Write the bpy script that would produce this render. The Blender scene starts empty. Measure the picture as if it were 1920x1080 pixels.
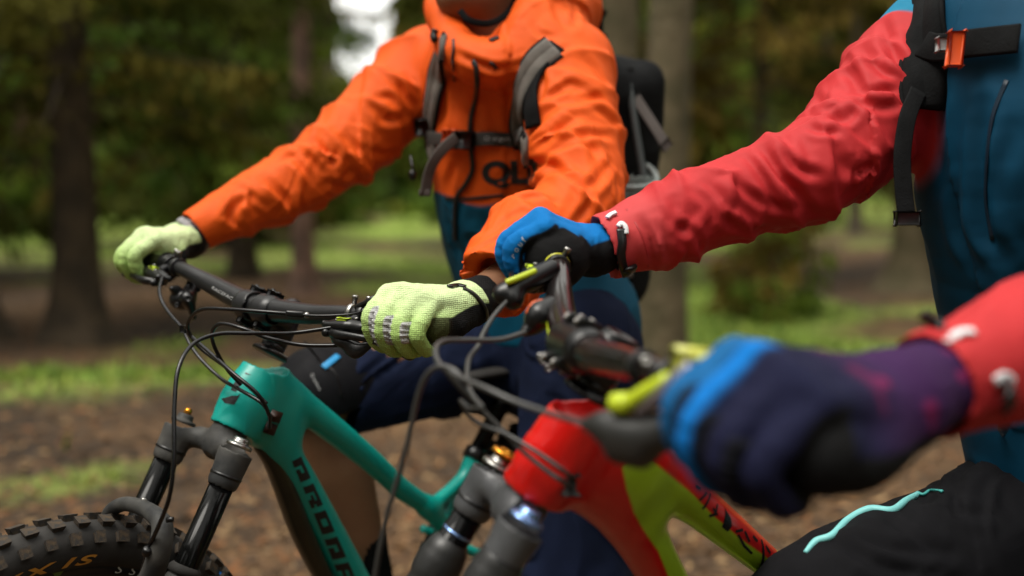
import bpy, bmesh, math, random, copy
import numpy as np
from mathutils import Vector, Matrix
from mathutils.bvhtree import BVHTree
import openvdb as vdb
random.seed(3); np.random.seed(3)
C = bpy.context.scene
COL = C.collection

# ------------------------------------------------------------------ camera, sky, sun, exposure
FPX, PIT, CZ = 2200.0, 0.0831646, 1.1736          # focal length in px of the 1920 frame, pitch, height
cam_d = bpy.data.cameras.new('camera'); cam = bpy.data.objects.new('camera', cam_d); COL.objects.link(cam)
cam.location = (0, 0, CZ); cam.rotation_euler = (math.pi/2 - PIT, 0, 0)
cam_d.sensor_width = 36; cam_d.lens = 36*FPX/1920; cam_d.clip_start = 0.05; cam_d.clip_end = 600
cam_d.dof.use_dof = True; cam_d.dof.focus_distance = 1.57; cam_d.dof.aperture_fstop = 1.75
cam_d.dof.aperture_blades = 0
C.camera = cam
W = bpy.data.worlds.new('World'); C.world = W; W.use_nodes = True
nt = W.node_tree; bg = nt.nodes['Background']; sky = nt.nodes.new('ShaderNodeTexSky')
SUN_EL, SUN_AZ = math.radians(66), math.radians(232)      # azimuth clockwise from +Y
sky.sky_type = 'NISHITA'; sky.sun_disc = False; sky.sun_elevation = SUN_EL; sky.sun_rotation = SUN_AZ
sky.air_density = 1.0; sky.dust_density = 4.0; sky.ozone_density = 1.0
cl_n = nt.nodes.new('ShaderNodeTexNoise'); cl_n.inputs['Scale'].default_value = 2.2; cl_n.inputs['Detail'].default_value = 5
tcw = nt.nodes.new('ShaderNodeTexCoord'); nt.links.new(tcw.outputs['Generated'], cl_n.inputs['Vector'])
cl_r = nt.nodes.new('ShaderNodeMapRange'); cl_r.inputs[1].default_value = .25; cl_r.inputs[2].default_value = .55; cl_r.inputs[3].default_value = .55; cl_r.inputs[4].default_value = .95
nt.links.new(cl_n.outputs[0], cl_r.inputs[0])
cl_m = nt.nodes.new('ShaderNodeMix'); cl_m.data_type = 'RGBA'; cl_m.inputs[7].default_value = (9.6, 9.4, 8.7, 1)      # a high white cloud deck over the blue
nt.links.new(cl_r.outputs[0], cl_m.inputs[0]); nt.links.new(sky.outputs[0], cl_m.inputs[6]); nt.links.new(cl_m.outputs[2], bg.inputs[0]); bg.inputs[1].default_value = 0.105
sl = bpy.data.lights.new('sun', 'SUN'); sun = bpy.data.objects.new('sun', sl); COL.objects.link(sun)
sl.energy = 1.8; sl.angle = math.radians(32); sl.color = (1.0, 0.96, 0.88)
sdir = Vector((math.sin(SUN_AZ)*math.cos(SUN_EL), math.cos(SUN_AZ)*math.cos(SUN_EL), math.sin(SUN_EL)))
sun.rotation_euler = sdir.to_track_quat('Z', 'Y').to_euler()
C.view_settings.view_transform = 'Standard'; C.view_settings.look = 'None'
C.view_settings.exposure = 0.98; C.view_settings.gamma = 1.0; C.view_settings.use_curve_mapping = False

# ------------------------------------------------------------------ maths helpers
cp, sp = math.cos(PIT), math.sin(PIT)
CR, CU, CF = np.array([1., 0, 0]), np.array([0, sp, cp]), np.array([0, cp, -sp])
CO = np.array([0, 0, CZ])
def ray(px, py):
    return CR*(px-960)/FPX + CU*(540-py)/FPX + CF
def P(px, py, d):
    """the place seen at photograph pixel (px, py) at distance d along the view axis"""
    return CO + ray(px, py)*d
def G(px, py, z=0.0):
    r = ray(px, py); return CO + r*((z-CZ)/r[2])
def toplane(px, py, o, n):
    r = ray(px, py); return CO + r*(np.dot(o-CO, n)/np.dot(r, n))
def V(*a): return np.array(a, float)
def nrm(v): v = np.asarray(v, float); return v/np.linalg.norm(v)
def rotm(ax, a):
    ax = nrm(ax); c, s = math.cos(a), math.sin(a)
    K = np.array([[0, -ax[2], ax[1]], [ax[2], 0, -ax[0]], [-ax[1], ax[0], 0]]); return np.eye(3)+s*K+(1-c)*K@K
def crom(pts, n=8):
    p = np.array(pts, float)
    if len(p) < 3:
        t = np.linspace(0, 1, n+1)[:, None]; return p[0]*(1-t)+p[1]*t
    q = np.vstack([2*p[0]-p[1], p, 2*p[-1]-p[-2]]); out = []
    for i in range(1, len(q)-2):
        for t in np.linspace(0, 1, n, endpoint=False):
            out.append(.5*((2*q[i])+(-q[i-1]+q[i+1])*t+(2*q[i-1]-5*q[i]+4*q[i+1]-q[i+2])*t*t+(-q[i-1]+3*q[i]-3*q[i+1]+q[i+2])*t**3))
    out.append(q[-2]); return np.array(out)
def _hash(ix, iy, iz, seed):
    with np.errstate(over='ignore'):
        h = (ix.astype(np.uint32)*np.uint32(374761393) + iy.astype(np.uint32)*np.uint32(668265263)
             + iz.astype(np.uint32)*np.uint32(2147483647) + np.uint32((seed*1274126177) % 4294967296))
        h = (h ^ (h >> np.uint32(13)))*np.uint32(1274126177); h = h ^ (h >> np.uint32(16))
    return (h & np.uint32(0xffffff)).astype(np.float64)/0xffffff
def noise(p, seed=0):
    """smooth value noise, -1..1"""
    p = np.asarray(p, float); f = np.floor(p); t = p-f; t = t*t*(3-2*t); i = f.astype(np.int64) + 100000
    r = 0
    for dx in (0, 1):
        for dy in (0, 1):
            for dz in (0, 1):
                w = (t[:, 0] if dx else 1-t[:, 0])*(t[:, 1] if dy else 1-t[:, 1])*(t[:, 2] if dz else 1-t[:, 2])
                r = r + w*_hash(i[:, 0]+dx, i[:, 1]+dy, i[:, 2]+dz, seed)
    return r*2-1
def fbm(p, o=3, seed=0):
    r = 0; a = 1; s = 0
    for k in range(o): r = r + a*noise(p*2**k, seed+k); s += a; a *= .5
    return r/s
def sstep(a, b, x):
    t = np.clip((x-a)/(b-a), 0, 1); return t*t*(3-2*t)

# ------------------------------------------------------------------ materials
MATS = {}
def mat(name, col, rough=.6, metal=0., bump=None, noise_amt=0., noise_scale=30., col2=None, spec=.5, sheen=0., coat=0., trans=0., sub=0.):
    if name in MATS: return MATS[name]
    m = bpy.data.materials.new(name); m.use_nodes = True; t = m.node_tree; b = t.nodes['Principled BSDF']
    b.inputs['Base Color'].default_value = (*col, 1); b.inputs['Roughness'].default_value = rough
    b.inputs['Metallic'].default_value = metal; b.inputs['Specular IOR Level'].default_value = spec
    b.inputs['Sheen Weight'].default_value = sheen; b.inputs['Coat Weight'].default_value = coat
    if coat: b.inputs['Coat Roughness'].default_value = .12
    tc = t.nodes.new('ShaderNodeTexCoord')
    if sub:
        b.inputs['Subsurface Weight'].default_value = sub; b.inputs['Subsurface Radius'].default_value = (.012, .005, .003)
    if noise_amt or col2:
        n = t.nodes.new('ShaderNodeTexNoise'); n.inputs['Scale'].default_value = noise_scale; n.inputs['Detail'].default_value = 6
        t.links.new(tc.outputs['Object'], n.inputs['Vector'])
        mx = t.nodes.new('ShaderNodeMix'); mx.data_type = 'RGBA'
        c2 = col2 if col2 else tuple(c*(1-noise_amt) for c in col)
        mx.inputs[6].default_value = (*col, 1); mx.inputs[7].default_value = (*c2, 1)
        mr = t.nodes.new('ShaderNodeMapRange'); mr.inputs[1].default_value = .38; mr.inputs[2].default_value = .66
        t.links.new(n.outputs[0], mr.inputs[0]); t.links.new(mr.outputs[0], mx.inputs[0]); t.links.new(mx.outputs[2], b.inputs['Base Color'])
        rr = t.nodes.new('ShaderNodeMapRange'); rr.inputs[3].default_value = rough*.85; rr.inputs[4].default_value = min(1, rough*1.25)
        t.links.new(n.outputs[0], rr.inputs[0]); t.links.new(rr.outputs[0], b.inputs['Roughness'])
    if bump:
        n2 = t.nodes.new('ShaderNodeTexNoise'); n2.inputs['Scale'].default_value = bump[0]; n2.inputs['Detail'].default_value = 5
        t.links.new(tc.outputs['Object'], n2.inputs['Vector'])
        bp = t.nodes.new('ShaderNodeBump'); bp.inputs['Strength'].default_value = bump[1]; bp.inputs['Distance'].default_value = bump[2]
        t.links.new(n2.outputs[0], bp.inputs['Height']); t.links.new(bp.outputs[0], b.inputs['Normal'])
    MATS[name] = m; return m
def attr_mat(name, rough=.6, bump=None, sheen=0., metal=0., spec=.5, coat=0., knit=None):
    """base colour from the mesh's own colour attribute (dye zones of the cloth, paint scheme)"""
    m = mat(name, (1, 1, 1), rough, metal, bump, sheen=sheen, spec=spec, coat=coat); t = m.node_tree; b = t.nodes['Principled BSDF']
    a = t.nodes.new('ShaderNodeAttribute'); a.attribute_name = 'col'
    n = t.nodes.new('ShaderNodeTexNoise'); n.inputs['Scale'].default_value = 25; n.inputs['Detail'].default_value = 8
    tc = t.nodes.new('ShaderNodeTexCoord'); t.links.new(tc.outputs['Object'], n.inputs['Vector'])
    mr = t.nodes.new('ShaderNodeMapRange'); mr.inputs[3].default_value = .82; mr.inputs[4].default_value = 1.12
    t.links.new(n.outputs[0], mr.inputs[0])
    mx = t.nodes.new('ShaderNodeMix'); mx.data_type = 'RGBA'; mx.blend_type = 'MULTIPLY'; mx.inputs[0].default_value = 1
    t.links.new(a.outputs['Color'], mx.inputs[6]); t.links.new(mr.outputs[0], mx.inputs[7]); t.links.new(mx.outputs[2], b.inputs['Base Color'])
    if knit:
        vo = t.nodes.new('ShaderNodeTexVoronoi'); vo.inputs['Scale'].default_value = knit; vo.inputs['Randomness'].default_value = .25
        t.links.new(tc.outputs['Object'], vo.inputs['Vector'])
        bp = t.nodes.new('ShaderNodeBump'); bp.inputs['Strength'].default_value = .9; bp.inputs['Distance'].default_value = .0015
        bp.invert = True
        kr = t.nodes.new('ShaderNodeMapRange'); kr.inputs[1].default_value = .1; kr.inputs[2].default_value = .6; kr.inputs[3].default_value = 1.06; kr.inputs[4].default_value = .72
        t.links.new(vo.outputs[0], kr.inputs[0]); m2 = t.nodes.new('ShaderNodeMix'); m2.data_type = 'RGBA'; m2.blend_type = 'MULTIPLY'; m2.inputs[0].default_value = 1
        t.links.new(mx.outputs[2], m2.inputs[6]); t.links.new(kr.outputs[0], m2.inputs[7]); t.links.new(m2.outputs[2], b.inputs['Base Color'])
        t.links.new(vo.outputs[0], bp.inputs['Height']); t.links.new(bp.outputs[0], b.inputs['Normal'])
    return m

# ------------------------------------------------------------------ object helpers
def tag(o, label=None, cat=None, group=None, kind=None):
    if label: o['label'] = label
    if cat: o['category'] = cat
    if group: o['group'] = group
    if kind: o['kind'] = kind
    return o
def empty(name, loc):
    o = bpy.data.objects.new(name, None); o.location = tuple(loc); o.empty_display_size = .1; COL.objects.link(o)
    return o
def _setparent(o, parent):
    if parent is not None:
        o.parent = parent
        def wm(x):
            m = x.matrix_basis.copy()
            return (wm(x.parent) @ x.matrix_parent_inverse @ m) if x.parent else m
        o.matrix_parent_inverse = wm(parent).inverted()
def mk(name, v, f, m, parent=None, smooth=True, col=None, pivot=True):
    """one mesh object from world-space vertices"""
    v = np.asarray(v, float); me = bpy.data.meshes.new(name)
    c = (v.min(0)+v.max(0))/2 if (pivot and len(v)) else np.zeros(3)
    f = f.tolist() if isinstance(f, np.ndarray) else f
    me.from_pydata((v-c).tolist(), [], f)
    if m is not None: me.materials.append(m)
    if smooth: me.polygons.foreach_set('use_smooth', [True]*len(me.polygons))
    if col is not None:
        a = me.color_attributes.new('col', 'FLOAT_COLOR', 'POINT')
        cc = np.ones((len(v), 4), np.float32); cc[:, :3] = col; a.data.foreach_set('color', cc.ravel())
    me.update()
    o = bpy.data.objects.new(name, me); o.location = tuple(c); COL.objects.link(o)
    _setparent(o, parent); return o
class MB:
    def __init__(s): s.v = []; s.f = []; s.n = 0
    def add(s, v, f):
        v = np.asarray(v, float); s.v.append(v); s.f += [tuple(int(i)+s.n for i in q) for q in f]; s.n += len(v)
    def obj(s, name, m, parent=None, smooth=True, col=None): return mk(name, np.vstack(s.v), s.f, m, parent, smooth, col)
def tube(pts, r, seg=10, caps=True):
    p = np.array(pts, float); n = len(p); r = np.full(n, r) if np.isscalar(r) else np.asarray(r, float)
    T = np.gradient(p, axis=0); T /= np.linalg.norm(T, axis=1)[:, None]+1e-12
    up = V(0, 0, 1) if abs(T[0][2]) < .9 else V(1, 0, 0)
    N = nrm(np.cross(T[0], up)); v = []
    for i in range(n):
        N = N-T[i]*np.dot(N, T[i]); N = nrm(N); B = np.cross(T[i], N)
        a = np.linspace(0, 2*math.pi, seg, endpoint=False)
        v.append(p[i]+r[i]*(np.cos(a)[:, None]*N+np.sin(a)[:, None]*B))
    f = []
    for i in range(n-1):
        for j in range(seg):
            k = (j+1) % seg; f.append((i*seg+j, i*seg+k, (i+1)*seg+k, (i+1)*seg+j))
    if caps: f.append(tuple(range(seg))[::-1]); f.append(tuple((n-1)*seg+j for j in range(seg)))
    return np.vstack(v), f
def lathe(prof, o, ax, seg=24):
    """prof: (t, r) along axis ax from o"""
    o = np.asarray(o, float); ax = nrm(ax); up = V(0, 0, 1) if abs(ax[2]) < .9 else V(1, 0, 0)
    N = nrm(np.cross(ax, up)); B = np.cross(ax, N); a = np.linspace(0, 2*math.pi, seg, endpoint=False)
    v = np.vstack([o+ax*t+max(r, 1e-5)*(np.cos(a)[:, None]*N+np.sin(a)[:, None]*B) for t, r in prof]); f = []
    for i in range(len(prof)-1):
        for j in range(seg):
            k = (j+1) % seg; f.append((i*seg+j, i*seg+k, (i+1)*seg+k, (i+1)*seg+j))
    f.append(tuple(range(seg))[::-1]); f.append(tuple((len(prof)-1)*seg+j for j in range(seg)))
    return v, f
def rbox(c, X, Y, Z, hx, hy, hz, bev=.0015):
    bm = bmesh.new(); bmesh.ops.create_cube(bm, size=1)
    M = np.array([nrm(X)*hx*2, nrm(Y)*hy*2, nrm(Z)*hz*2]).T
    for v in bm.verts: v.co = Vector(M@np.array(v.co)+np.asarray(c))
    if bev > 0: bmesh.ops.bevel(bm, geom=bm.edges[:], offset=min(bev, .45*2*min(hx, hy, hz)), segments=2, affect='EDGES', profile=.5)
    bm.verts.index_update(); v = np.array([q.co[:] for q in bm.verts]); f = [tuple(w.index for w in q.verts) for q in bm.faces]; bm.free()
    return v, f
def strap(pts, nrmv, w, th):
    """flat webbing along pts: width w across, thickness th along normals"""
    p = np.array(pts, float); n = len(p); T = np.gradient(p, axis=0); T /= np.linalg.norm(T, axis=1)[:, None]
    N = np.array(nrmv, float); N = np.tile(N, (n, 1)) if N.ndim == 1 else N
    N = N-T*(N*T).sum(1)[:, None]; N /= np.linalg.norm(N, axis=1)[:, None]; B = np.cross(T, N)
    w = np.full(n, w) if np.isscalar(w) else np.asarray(w)
    prof = [(-.5, -.5), (-.5, .3), (-.42, .5), (.42, .5), (.5, .3), (.5, -.5)]
    v = np.stack([p+B*(a*w)[:, None]+N*(b*th) for a, b in prof], 1).reshape(-1, 3); k = len(prof); f = []
    for i in range(n-1):
        for j in range(k): f.append((i*k+j, i*k+(j+1) % k, (i+1)*k+(j+1) % k, (i+1)*k+j))
    f.append(tuple(range(k))[::-1]); f.append(tuple((n-1)*k+j for j in range(k)))
    return v, f

# ------------------------------------------------------------------ signed distance modelling
class Field:
    def __init__(s, lo, hi, h):
        s.h = h; s.lo = np.array(lo, float); n = np.ceil((np.array(hi)-s.lo)/h).astype(int)+1; s.n = n
        s.ax = [s.lo[i]+h*np.arange(n[i]) for i in range(3)]; s.a = np.full(n, .03, np.float32)
    def _box(s, lo, hi):
        i0 = np.clip(np.floor((lo-s.lo)/s.h).astype(int), 0, s.n); i1 = np.clip(np.ceil((hi-s.lo)/s.h).astype(int)+1, 0, s.n)
        if (i1 <= i0).any(): return None, None
        sl = tuple(slice(a, b) for a, b in zip(i0, i1))
        g = np.meshgrid(*[s.ax[k][sl[k]].astype(np.float32) for k in range(3)], indexing='ij', copy=False)
        return sl, g
    def put(s, lo, hi, fn, k=0., sub=False):
        pad = k+4*s.h; sl, g = s._box(np.array(lo)-pad, np.array(hi)+pad)
        if sl is None: return
        d = fn(g[0], g[1], g[2]); a = s.a[sl]
        if sub:
            d = -d
            if k > 0: h = np.maximum(k-np.abs(a-d), 0)/k; s.a[sl] = np.maximum(a, d)+h*h*k*.25
            else: s.a[sl] = np.maximum(a, d)
        elif k > 0: h = np.maximum(k-np.abs(a-d), 0)/k; s.a[sl] = np.minimum(a, d)-h*h*k*.25
        else: s.a[sl] = np.minimum(a, d)
    def cone(s, a, b, ra, rb, k=0., n=None, q=1., sub=False):
        """round cone; n, q: cross-section is q times as thick along n"""
        a = np.asarray(a, float); b = np.asarray(b, float); ba = b-a; L2 = max(float(ba@ba), 1e-9); R = max(ra, rb)*max(1, q)
        if n is not None: n = nrm(n)
        def fn(x, y, z):
            t = np.clip(((x-a[0])*ba[0]+(y-a[1])*ba[1]+(z-a[2])*ba[2])/L2, 0, 1)
            dx = x-a[0]-t*ba[0]; dy = y-a[1]-t*ba[1]; dz = z-a[2]-t*ba[2]; l2 = dx*dx+dy*dy+dz*dz; rr = ra+(rb-ra)*t
            if n is None: return np.sqrt(l2)-rr
            dn = dx*n[0]+dy*n[1]+dz*n[2]; l2 = l2-dn*dn+dn*dn/(q*q)
            return (np.sqrt(np.maximum(l2, 0))-rr)*min(1, q)
        s.put(np.minimum(a, b)-R, np.maximum(a, b)+R, fn, k, sub)
    def chain(s, pts, rs, k=.004, k0=None, **kw):
        rs = [rs]*len(pts) if np.isscalar(rs) else list(rs)
        pts = [np.asarray(p, float) for p in pts]
        if len(pts) > 2:
            m = 5; P4 = crom(np.hstack([np.array(pts), np.array(rs)[:, None]]), m); pts = list(P4[:, :3]); rs = list(P4[:, 3])
        T = copy.copy(s); T.a = np.full(s.n, .03, np.float32)
        for i in range(len(pts)-1): T.cone(pts[i], pts[i+1], rs[i], rs[i+1], 0, **kw)
        kk = max(k, k0 or 0); R = max(rs)*max(1, kw.get('q', 1))+kk+4*s.h
        sl, _g = s._box(np.min(pts, 0)-R, np.max(pts, 0)+R)
        if sl is None: return
        a = s.a[sl]; b = T.a[sl]; h = np.maximum(kk-np.abs(a-b), 0)/max(kk, 1e-9); s.a[sl] = np.minimum(a, b)-h*h*kk*.25
    def box(s, c, X, Y, Z, hx, hy, hz, r=.002, k=0., sub=False):
        c = np.asarray(c, float); X, Y, Z = nrm(X), nrm(Y), nrm(Z); R = math.sqrt(hx*hx+hy*hy+hz*hz)
        def fn(x, y, z):
            px, py, pz = x-c[0], y-c[1], z-c[2]
            qx = np.abs(px*X[0]+py*X[1]+pz*X[2])-hx+r; qy = np.abs(px*Y[0]+py*Y[1]+pz*Y[2])-hy+r; qz = np.abs(px*Z[0]+py*Z[1]+pz*Z[2])-hz+r
            return np.sqrt(np.maximum(qx, 0)**2+np.maximum(qy, 0)**2+np.maximum(qz, 0)**2)+np.minimum(np.maximum(qx, np.maximum(qy, qz)), 0)-r
        s.put(c-R, c+R, fn, k, sub)
    def ell(s, c, X, Y, Z, hx, hy, hz, k=0., sub=False):
        c = np.asarray(c, float); X, Y, Z = nrm(X), nrm(Y), nrm(Z); R = max(hx, hy, hz); m = min(hx, hy, hz)
        def fn(x, y, z):
            px, py, pz = x-c[0], y-c[1], z-c[2]
            a = (px*X[0]+py*X[1]+pz*X[2])/hx; b = (px*Y[0]+py*Y[1]+pz*Y[2])/hy; d = (px*Z[0]+py*Z[1]+pz*Z[2])/hz
            return (np.sqrt(a*a+b*b+d*d)-1)*m
        s.put(c-R, c+R, fn, k, sub)
    def mesh(s, smooth=0):
        g = vdb.FloatGrid(.03); g.copyFromArray(s.a)
        pts, tri, quads = g.convertToPolygons(isovalue=0., adaptivity=0.)
        v = pts.astype(float)*s.h+s.lo
        quads = np.asarray(quads); tri = np.asarray(tri)
        if smooth:
            e = np.vstack([quads[:, [0, 1]], quads[:, [1, 2]], quads[:, [2, 3]], quads[:, [3, 0]]]); e = np.vstack([e, e[:, ::-1]])
            cnt = np.bincount(e[:, 0], minlength=len(v))[:, None]
            for _ in range(smooth):
                a = np.stack([np.bincount(e[:, 0], weights=v[e[:, 1], i], minlength=len(v)) for i in range(3)], 1)/np.maximum(cnt, 1)
                v = v*.5+a*.5
        f = quads.tolist()+(tri.tolist() if len(tri) else [])
        return v, f, quads
def normals(v, quads):
    d = np.cross(v[quads[:, 2]]-v[quads[:, 0]], v[quads[:, 3]]-v[quads[:, 1]]); N = np.zeros_like(v)
    for k in range(4): np.add.at(N, quads[:, k], d)
    return N/(np.linalg.norm(N, axis=1)[:, None]+1e-12)
def segdist(v, poly):
    """distance of each vertex to a polyline, and the parameter 0..1 along it"""
    poly = np.asarray(poly, float); best = np.full(len(v), 1e9); par = np.zeros(len(v)); n = len(poly)-1
    for i in range(n):
        a, b = poly[i], poly[i+1]; ba = b-a; t = np.clip(((v-a)@ba)/max(ba@ba, 1e-12), 0, 1)
        d = np.linalg.norm(v-a-t[:, None]*ba, axis=1); m = d < best; best[m] = d[m]; par[m] = (i+t[m])/n
    return best, par
def hit(bvh, px, py, dflt=2.):
    r = ray(px, py); h = bvh.ray_cast(Vector(CO), Vector(nrm(r)))
    return (np.array(h[0]), np.array(h[1])) if h[0] is not None else (P(px, py, dflt), -nrm(r))
def bvh_of(v, f): return BVHTree.FromPolygons([tuple(x) for x in v.tolist()], f)
def bvh_obj(o):
    m = o.matrix_basis; me = o.data
    loc = np.array(o.location); vv = np.empty(len(me.vertices)*3); me.vertices.foreach_get('co', vv)
    return bvh_of(vv.reshape(-1, 3)+loc, [tuple(p.vertices) for p in me.polygons])
def drape(v, f, bvh, ddir, off=.0006, sub=.006):
    """press a flat figure (verts, faces) along ddir on to a surface, raised by off; long edges are cut first"""
    bm = bmesh.new(); vs = [bm.verts.new(tuple(x)) for x in v]
    for q in f:
        try: bm.faces.new([vs[i] for i in q])
        except ValueError: pass
    bmesh.ops.triangulate(bm, faces=bm.faces[:])
    for _ in range(5):
        es = [e for e in bm.edges if e.calc_length() > sub]
        if not es: break
        bmesh.ops.subdivide_edges(bm, edges=es, cuts=1); bmesh.ops.triangulate(bm, faces=bm.faces[:])
    d = Vector(nrm(ddir)); miss = []
    for w in bm.verts:
        h = bvh.ray_cast(w.co-d*.12, d, .25)
        if h[0] is None: miss.append(w)
        else: w.co = h[0]-d*off
    bmesh.ops.delete(bm, geom=miss, context='VERTS')
    bm.verts.index_update(); V_ = np.array([w.co[:] for w in bm.verts]); F_ = [tuple(w.index for w in q.verts) for q in bm.faces]; bm.free()
    return V_, F_
def text_mesh(s, size=1., shear=0., bold=.0):
    c = bpy.data.curves.new('lettering', 'FONT'); c.body = s; c.size = size; c.shear = shear; c.offset = bold; c.align_x = 'CENTER'; c.align_y = 'CENTER'
    o = bpy.data.objects.new('tmp', c); me = bpy.data.meshes.new_from_object(o)
    v = np.array([x.co[:] for x in me.vertices]); f = [tuple(p.vertices) for p in me.polygons]
    bpy.data.objects.remove(o); bpy.data.curves.remove(c); bpy.data.meshes.remove(me); return v, f

# ================================================================== MATERIALS
BLK = mat('black_metal', (.006, .006, .0065), .30, .0, (900, .15, .0003), noise_amt=.3, noise_scale=60, spec=.45)
SATIN = mat('satin_black_alloy', (.016, .016, .017), .36, .2, None, noise_amt=.25, noise_scale=80)
GREYF = mat('dusty_grey_fork', (.024, .025, .026), .55, .0, (500, .35, .0008), col2=(.075, .072, .066), noise_scale=24, spec=.25)
RUB = mat('rubber', (.022, .020, .018), .8, .0, (700, .4, .0006), noise_amt=.3)
CABLE = mat('cable_housing', (.005, .005, .006), .26, spec=.45)
STAN = mat('stanchion_black', (.003, .003, .003), .13, .0, spec=.16)
SILV = mat('silver_metal', (.42, .41, .39), .3, 1., None, noise_amt=.3, noise_scale=90)
GOLD = mat('anodised_orange', (.75, .3, .03), .25, .9)
BLUEM = mat('blue_steel', (.25, .4, .75), .22, .9)
LIME = mat('lime_plastic', (.5, .66, .03), .4)
YEL = mat('yellow_ring', (.62, .6, .03), .35)

# ================================================================== BIKE GEOMETRY
def bike_frame_axes(hx, hy, hz, yaw, lean, steer, ha):
    F = V(-math.sin(yaw), -math.cos(yaw), 0); U = V(0, 0, 1.); L = np.cross(U, F); R = rotm(F, -lean); U2 = R@U; L2 = R@L
    S = U2*math.sin(ha)-F*math.cos(ha); N = F*math.sin(ha)+U2*math.cos(ha); Rs = rotm(S, steer); Nf = Rs@N; Lf = Rs@L2
    Ff = Nf*math.sin(ha)-S*math.cos(ha); Uf = S*math.sin(ha)+Nf*math.cos(ha)
    return dict(H=V(hx, hy, hz), F=F, U=U2, L=L2, S=S, N=N, Nf=Nf, Lf=Lf, Ff=Ff, Uf=Uf)
B1 = bike_frame_axes(-.3789, 1.7443, .9314, .7187, .0979, .0162, 1.1022)
B2 = bike_frame_axes(.0824, 1.1952, .9628, .9544, .3652, -.4328, 1.1594)
B1['pl'] = lambda x, y, o=0.: toplane(x, y, B1['H']+B1['L']*o, B1['L'])
B2['pl'] = lambda x, y, o=0.: toplane(x, y, B2['H']+B2['L']*o, B2['L'])

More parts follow.
